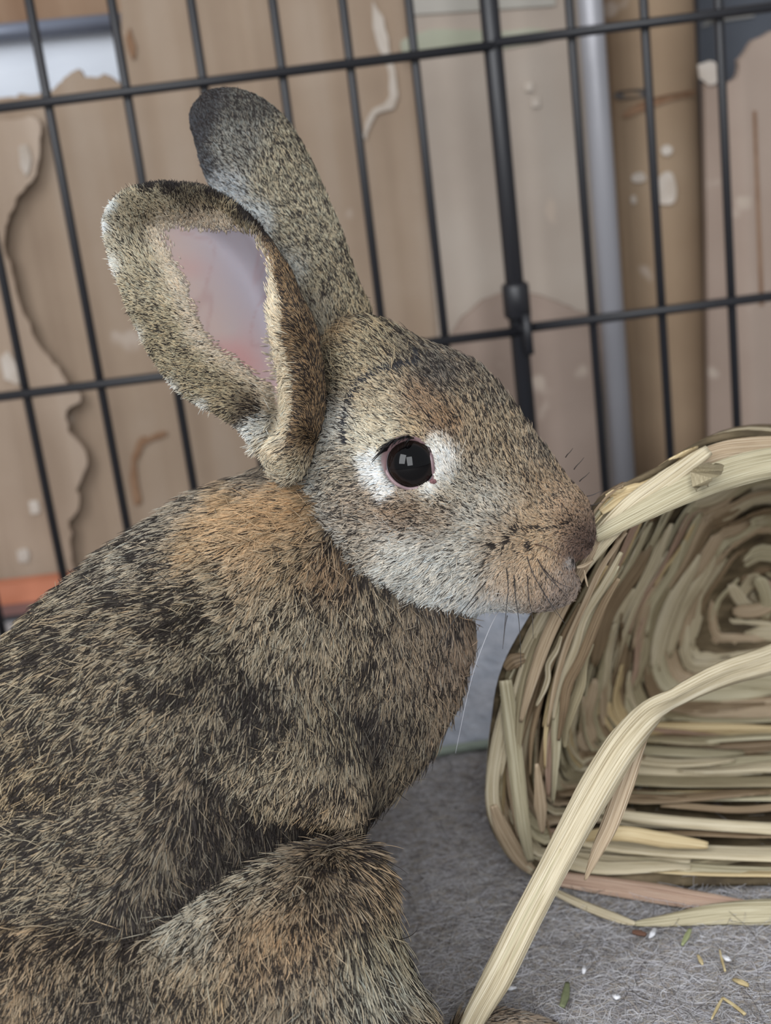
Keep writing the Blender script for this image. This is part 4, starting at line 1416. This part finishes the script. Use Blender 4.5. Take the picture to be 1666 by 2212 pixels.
# rim wraps
for k in range(30):
    t0 = brng.uniform(-0.02, 0.22) if k < 10 else (brng.uniform(0.80, 0.98) if k < 18 else brng.uniform(0.58, 0.82))
    coil_straw(t0 - brng.uniform(0.05, 0.10), t0 + brng.uniform(0.05, 0.10), brng.uniform(0.0, 0.015), brng.uniform(0.0, 0.02), brng.uniform(0.0045, 0.0075), brng.uniform(-0.003, 0.001), STRAW[[0, 1, 2, 5, 0, 2][k % 6]], 14, 0.35, 0.004)
blade([(1118, 1440, .395), (1195, 1300, .379), (1285, 1180, .367), (1360, 1100, .367), (1440, 1040, .370), (1532, 972, .374)], [.003, .0052, .0056, .0062, .006, .003], STRAW[0], .35)
blade([(1286, 1160, .363), (1380, 1110, .366), (1500, 1050, .371), (1610, 1012, .378), (1720, 990, .384)], [.003, .005, .0075, .0085, .008], STRAW[2], .3)
blade([(1298, 1105, .366), (1345, 1072, .369), (1410, 1050, .373), (1480, 1000, .377)], [.002, .0042, .005, .003], STRAW[5], .4)
blade([(1440, 1032, .377), (1540, 985, .380), (1620, 972, .384), (1740, 968, .39)], [.004, .006, .007, .007], STRAW[1], .3)
blade([(1300, 1150, .365), (1255, 1235, .369), (1190, 1360, .38), (1150, 1470, .39), (1125, 1560, .398)], [.001, .003, .0036, .003, .001], STRAW[1], .45)
blade([(1240, 1230, .372), (1180, 1350, .384), (1135, 1450, .393), (1105, 1560, .402), (1080, 1680, .41)], [.001, .0036, .004, .0036, .001], STRAW[0], .45)
blade([(1215, 1300, .378), (1160, 1400, .388), (1130, 1510, .396), (1118, 1640, .405)], [.001, .0036, .0036, .001], STRAW[4], .4)
# thin blades lying side by side down the left lip
for k in range(18):
    du_, dd_ = brng.uniform(-14, 120), brng.uniform(0.000, 0.012)
    a0_, a1_ = brng.uniform(0.0, 0.45), brng.uniform(0.55, 1.0)
    base_ = spline([(1292, 1150, .368), (1236, 1250, .374), (1180, 1360, .384), (1135, 1480, .394), (1112, 1600, .402), (1106, 1720, .410), (1128, 1830, .420)], 8)
    i0_, i1_ = int(a0_ * (len(base_) - 1)), int(a1_ * (len(base_) - 1))
    seg_ = base_[i0_:i1_ + 1:max(1, (i1_ - i0_) // 5)]
    wv = brng.uniform(.0014, .0034)
    blade([(q[0] + du_ + brng.normal(0, 5), q[1], q[2] + dd_) for q in seg_], [wv * .4, wv, wv, wv, wv * .3], STRAW[pick[brng.integers(len(pick))]], .5, [brng.normal(0, .4), brng.normal(0, .4)])
# pale green strip and the folded one at the lower left corner
blade([(1092, 1470, .394), (1104, 1560, .400), (1118, 1680, .407), (1132, 1790, .414), (1147, 1862, .424)], [.0035, .0046, .0046, .0042, .002], STRAW[2], .12)
blade([(1100, 1500, .400), (1078, 1600, .406), (1064, 1690, .410), (1070, 1760, .415), (1105, 1835, .424), (1150, 1885, .432)], [.003, .0045, .004, .0045, .0045, .002], STRAW[0], .5)
blade([(1066, 1740, .412), (1085, 1790, .418), (1120, 1850, .426), (1158, 1896, .434)], [.002, .005, .005, .002], STRAW[1], .5)
blade([(1062, 1700, .42), (1070, 1760, .424), (1082, 1812, .428)], [.004, .005, .001], STRAW[6], .3)
blade([(1160, 1650, .404), (1168, 1740, .410), (1172, 1800, .416)], [.001, .004, .001], STRAW[1], .4)
# the big loose leaf in front
blade([(1760, 1385, .400), (1666, 1425, .392), (1560, 1458, .384), (1450, 1512, .376), (1398, 1548, .371), (1345, 1612, .366), (1290, 1700, .362), (1240, 1790, .360), (1190, 1885, .359), (1130, 2000, .358), (1075, 2110, .357), (1030, 2190, .356), (980, 2290, .352)],
      [mm(66, .4), mm(64, .39), mm(60, .385), mm(52, .376), mm(60, .37), mm(74, .366), mm(76, .362), mm(68, .36), mm(62, .36), mm(64, .358), mm(66, .357), mm(52, .356), mm(30, .352)], STRAW[0], .75, [0.3, 0.2, 0.5, 0.75, 0.2, 0, 0, 0.05, 0, 0, 0, 0.1, 0.2])
blade([(1405, 1556, .372), (1378, 1610, .369), (1350, 1690, .367), (1318, 1780, .366), (1290, 1840, .366), (1264, 1902, .367)], [mm(14, .37), mm(34, .37), mm(44, .367), mm(38, .366), mm(26, .366), mm(4, .367)], STRAW[1], .35, [.4, .2, 0, 0, .1, .2])
blade([(1215, 1835, .3585), (1160, 1940, .3575), (1105, 2050, .3565), (1062, 2130, .3565), (1040, 2165, .3565)], [mm(10, .36), mm(28, .36), mm(30, .36), mm(24, .36), mm(10, .36)], STRAW[2], .3, [.1, .1, .05, 0, 0])
# loose leaves on the carpet in front of the opening
blade([(1195, 1896), (1300, 1912), (1420, 1930), (1540, 1950), (1660, 1962)], [.0045, .0055, .006, .0055, .002], STRAW[3], .4, tilt=(0, 0, .5))
blade([(1190, 1922), (1260, 1955), (1330, 1982), (1372, 1995)], [.002, .0028, .0028, .0012], STRAW[0], .4, tilt=(0, 0, .5))
blade([(1372, 1995), (1440, 1988), (1540, 1975), (1640, 1970), (1760, 1968)], [.0012, .0035, .006, .0075, .007], STRAW[2], .4, tilt=(0, 0, .5))
blade([(1220, 1815, None), (1330, 1800, .425), (1440, 1815, .423), (1530, 1826, .422)], [.002, .0045, .0045, .002], STRAW[5], .4)
blade([(1180, 1850), (1320, 1845), (1460, 1865), (1580, 1850), (1700, 1845)], [.003, .005, .006, .006, .005], STRAW[0], .4, tilt=(0, 0, .3))
blade([(1400, 1888), (1500, 1880), (1600, 1858), (1720, 1850)], [.002, .0055, .006, .006], STRAW[4], .4, tilt=(0, 0, .3))
# chewed scrap stuck to the rim
scr = rough_line([(1492, 1020), (1512, 1004), (1540, 1000), (1562, 1006), (1560, 1020), (1542, 1034), (1530, 1050), (1516, 1048), (1506, 1062), (1496, 1052)], 2.0, 3, 70)
tris = tri_fill([(p[0], -p[1]) for p in scr])
n = len(scr)
vs = [P(u, v, .3655 + .0012 * math.sin(u * .3)) for u, v in scr] + [P(u, v, .3667 + .0012 * math.sin(u * .3)) for u, v in scr]
fs = [t for t in tris] + [(t[0] + n, t[2] + n, t[1] + n) for t in tris] + [(i, (i + 1) % n, (i + 1) % n + n, i + n) for i in range(n)]
o = mesh_obj('chewed_scrap', vs, fs, STRAW[4], smooth=False)
child(o, basket)
o.data.uv_layers.new(name='UVMap')
blade([(1092, 1445, .3925), (1110, 1428, .3915), (1138, 1420, .391)], [.002, .0045, .002], STRAW[6], .6, name='chewed_scrap')
blade([(1246, 1226, .3590), (1262, 1222, .3595), (1282, 1210, .362)], [.0006, .0012, .0006], STRAW[1], .6, name='chewed_scrap')
blade([(1262, 1232, .3592), (1266, 1252, .3600), (1270, 1268, .361)], [.0003, .0006, .0003], STRAW[1], .4, name='chewed_scrap')

# ================================================================== CARPET PILE AND LITTER
crng = np.random.default_rng(9)
NP = 90000
cx_ = crng.uniform(-0.06, 0.21, NP)
cy_ = 0.27 + (0.47 - 0.27) * crng.random(NP) ** 0.85
# none inside the basket
hull = [(r_[0], r_[1]) for r_ in rim]
inb = (cx_ > rim[:, 0].min() + 0.004) & (cy_ > np.interp(cx_, [0.03, 0.06, 0.16], [0.384, 0.376, 0.368]))
cx_, cy_ = cx_[~inb], cy_[~inb]
NP = len(cx_)
th = crng.uniform(0, 2 * math.pi, NP)
Lc = crng.uniform(0.002, 0.0065, NP)
cur = crng.normal(0, 0.9, NP)
pos = np.zeros((NP, 4, 3))
pos[:, 0] = np.stack([cx_, cy_, np.full(NP, 0.0)], 1)
for k in range(1, 4):
    a = th + cur * k * 0.6
    stp = np.stack([np.cos(a), np.sin(a), crng.uniform(0.15, 0.75, NP) * (1.25 - 0.45 * k)], 1)
    pos[:, k] = pos[:, k - 1] + stp * (Lc / 3)[:, None]
pos[:, :, 2] = np.maximum(pos[:, :, 2], 0.0002)
base = np.array([lin(c) for c in ((168, 163, 160), (188, 185, 187), (202, 200, 206), (178, 167, 155), (220, 219, 222), (144, 138, 138))])
cc = base[crng.integers(0, 6, NP)] * crng.uniform(0.8, 1.15, NP)[:, None]
colp = np.repeat(cc[:, None, :], 4, 1)
radp = np.tile(np.array([1.0, 1.0, 0.8, 0.3]) * 0.00008, (NP, 1))
m_pile = hair_material('carpet_fibre', 0.9, 0.1)
pile = curves_obj('carpet_pile', pos, radp, colp, m_pile)
pile.parent = fl
tag(pile, kind='stuff')
# shed hairs lying on the carpet
NSH = 1400
pos = np.zeros((NSH, 6, 3))
pos[:, 0] = np.stack([crng.uniform(-0.01, 0.13, NSH), crng.uniform(0.285, 0.45, NSH), np.full(NSH, 0.0035)], 1)
th = crng.uniform(0, 2 * math.pi, NSH)
cur = crng.normal(0, 0.35, NSH)
L1 = crng.uniform(0.006, 0.022, NSH)
for k in range(1, 6):
    a = th + cur * k
    pos[:, k] = pos[:, k - 1] + np.stack([np.cos(a), np.sin(a), crng.normal(0.0, 0.08, NSH)], 1) * (L1 / 5)[:, None]
pos[:, :, 2] = np.clip(pos[:, :, 2], 0.0022, 0.006)
base = np.array([lin(c) for c in ((214, 212, 214), (190, 184, 176), (60, 56, 56), (200, 198, 204))])
cc = base[crng.integers(0, 4, NSH)]
shed = curves_obj('shed_hair', pos, np.full((NSH, 6), 0.000045), np.repeat(cc[:, None, :], 6, 1), m_pile)
tag(shed, 'fine pale shed rabbit hairs scattered over the grey carpet', 'hair', kind='stuff')

m_hay = noise_mat('hay', [(0.3, (180, 160, 116)), (0.7, (206, 190, 150))], scale=(300, 300, 300), rough=0.7)
m_hayg = noise_mat('hay_green', [(0.3, (104, 110, 82)), (0.7, (132, 138, 106))], scale=(300, 300, 300), rough=0.7)
m_lint = noise_mat('lint', [(0.3, (206, 206, 210)), (0.7, (232, 232, 236))], scale=(400, 400, 400), rough=0.9)


def bit(name, pts, w, mat, label, cat):
    p = spline([on_floor(u, v, h) for u, v, h in pts], 4)
    wd = np.interp(np.linspace(0, 1, len(p)), np.linspace(0, 1, len(w)), w)
    o = ribbon(name, p - np.array(p.mean(0)) * 0, wd, (0, -0.4, 1.0), mat, None, 0.6, 0.0006)
    tag(o, label, cat, 'bits of litter on the carpet')
    return o


H = 0.0045
bit('hay_sprig', [(1555, 2050, H), (1560, 2072, H), (1567, 2096, H)], [.0004, .0007, .0005], m_hay, 'short straight yellow hay stem near the right edge of carpet', 'hay')
bit('hay_sprig', [(1561, 2154, H), (1585, 2170, H), (1610, 2190, H)], [.0006, .0009, .0008], m_hay, 'yellow hay stem slanting down right, at bottom right', 'hay')
bit('hay_sprig', [(1562, 2154, H), (1550, 2176, H), (1538, 2200, H)], [.0005, .0008, .0004], m_hay, 'yellow hay stem slanting down left, at bottom right', 'hay')
bit('hay_curl', [(1584, 2114, H), (1600, 2120, H + .001), (1618, 2128, H)], [.0008, .0016, .001], m_hay, 'crumpled yellow hay curl at the right', 'hay')
bit('hay_chip', [(1508, 2062, H), (1514, 2074, H), (1518, 2082, H)], [.0006, .0012, .0005], m_hay, 'small tan hay chip left of the straight stem', 'hay')
bit('leaf_scrap', [(1226, 2122, H), (1222, 2150, H), (1214, 2174, H)], [.0012, .0022, .0014], m_hayg, 'dark green leaf scrap on carpet beside the loose blade', 'leaf')
bit('leaf_scrap', [(1492, 2006, H), (1484, 2022, H), (1474, 2040, H)], [.0008, .0016, .0006], straw_mat('leaf_pale', (140, 146, 104), (158, 164, 122), (172, 176, 136)), 'pale green leaf sliver under the folded straw', 'leaf')
bit('lint_tuft', [(1415, 2004, H), (1410, 2016, H + .001), (1402, 2026, H)], [.0008, .0016, .0004], m_lint, 'white lint tuft just below the kinked straw', 'lint')
bit('lint_tuft', [(1262, 2084, H), (1262, 2094, H + .001), (1260, 2104, H)], [.0006, .0012, .0006], m_lint, 'white lint tuft halfway between blade and hay', 'lint')
bit('lint_tuft', [(1325, 2148, H), (1333, 2152, H + .0012), (1338, 2150, H)], [.0010, .0018, .0010], m_lint, 'round white lint speck at the bottom middle of the carpet', 'lint')
bit('lint_tuft', [(1562, 2062, H), (1572, 2070, H + .001), (1580, 2073, H)], [.0010, .0016, .0006], m_lint, 'white lint tuft touching the straight hay stem', 'lint')
bit('lint_tuft', [(1094, 2136, H), (1104, 2134, H + .001), (1116, 2132, H)], [.0006, .0012, .0006], m_lint, 'white lint tuft just right of the blade tip', 'lint')
bit('bark_chip', [(1366, 2012, H), (1380, 2014, H), (1396, 2018, H)], [.0010, .0018, .0010], plain('bark', (106, 76, 62), 0.9), 'reddish brown chip below the kinked straw', 'chip')
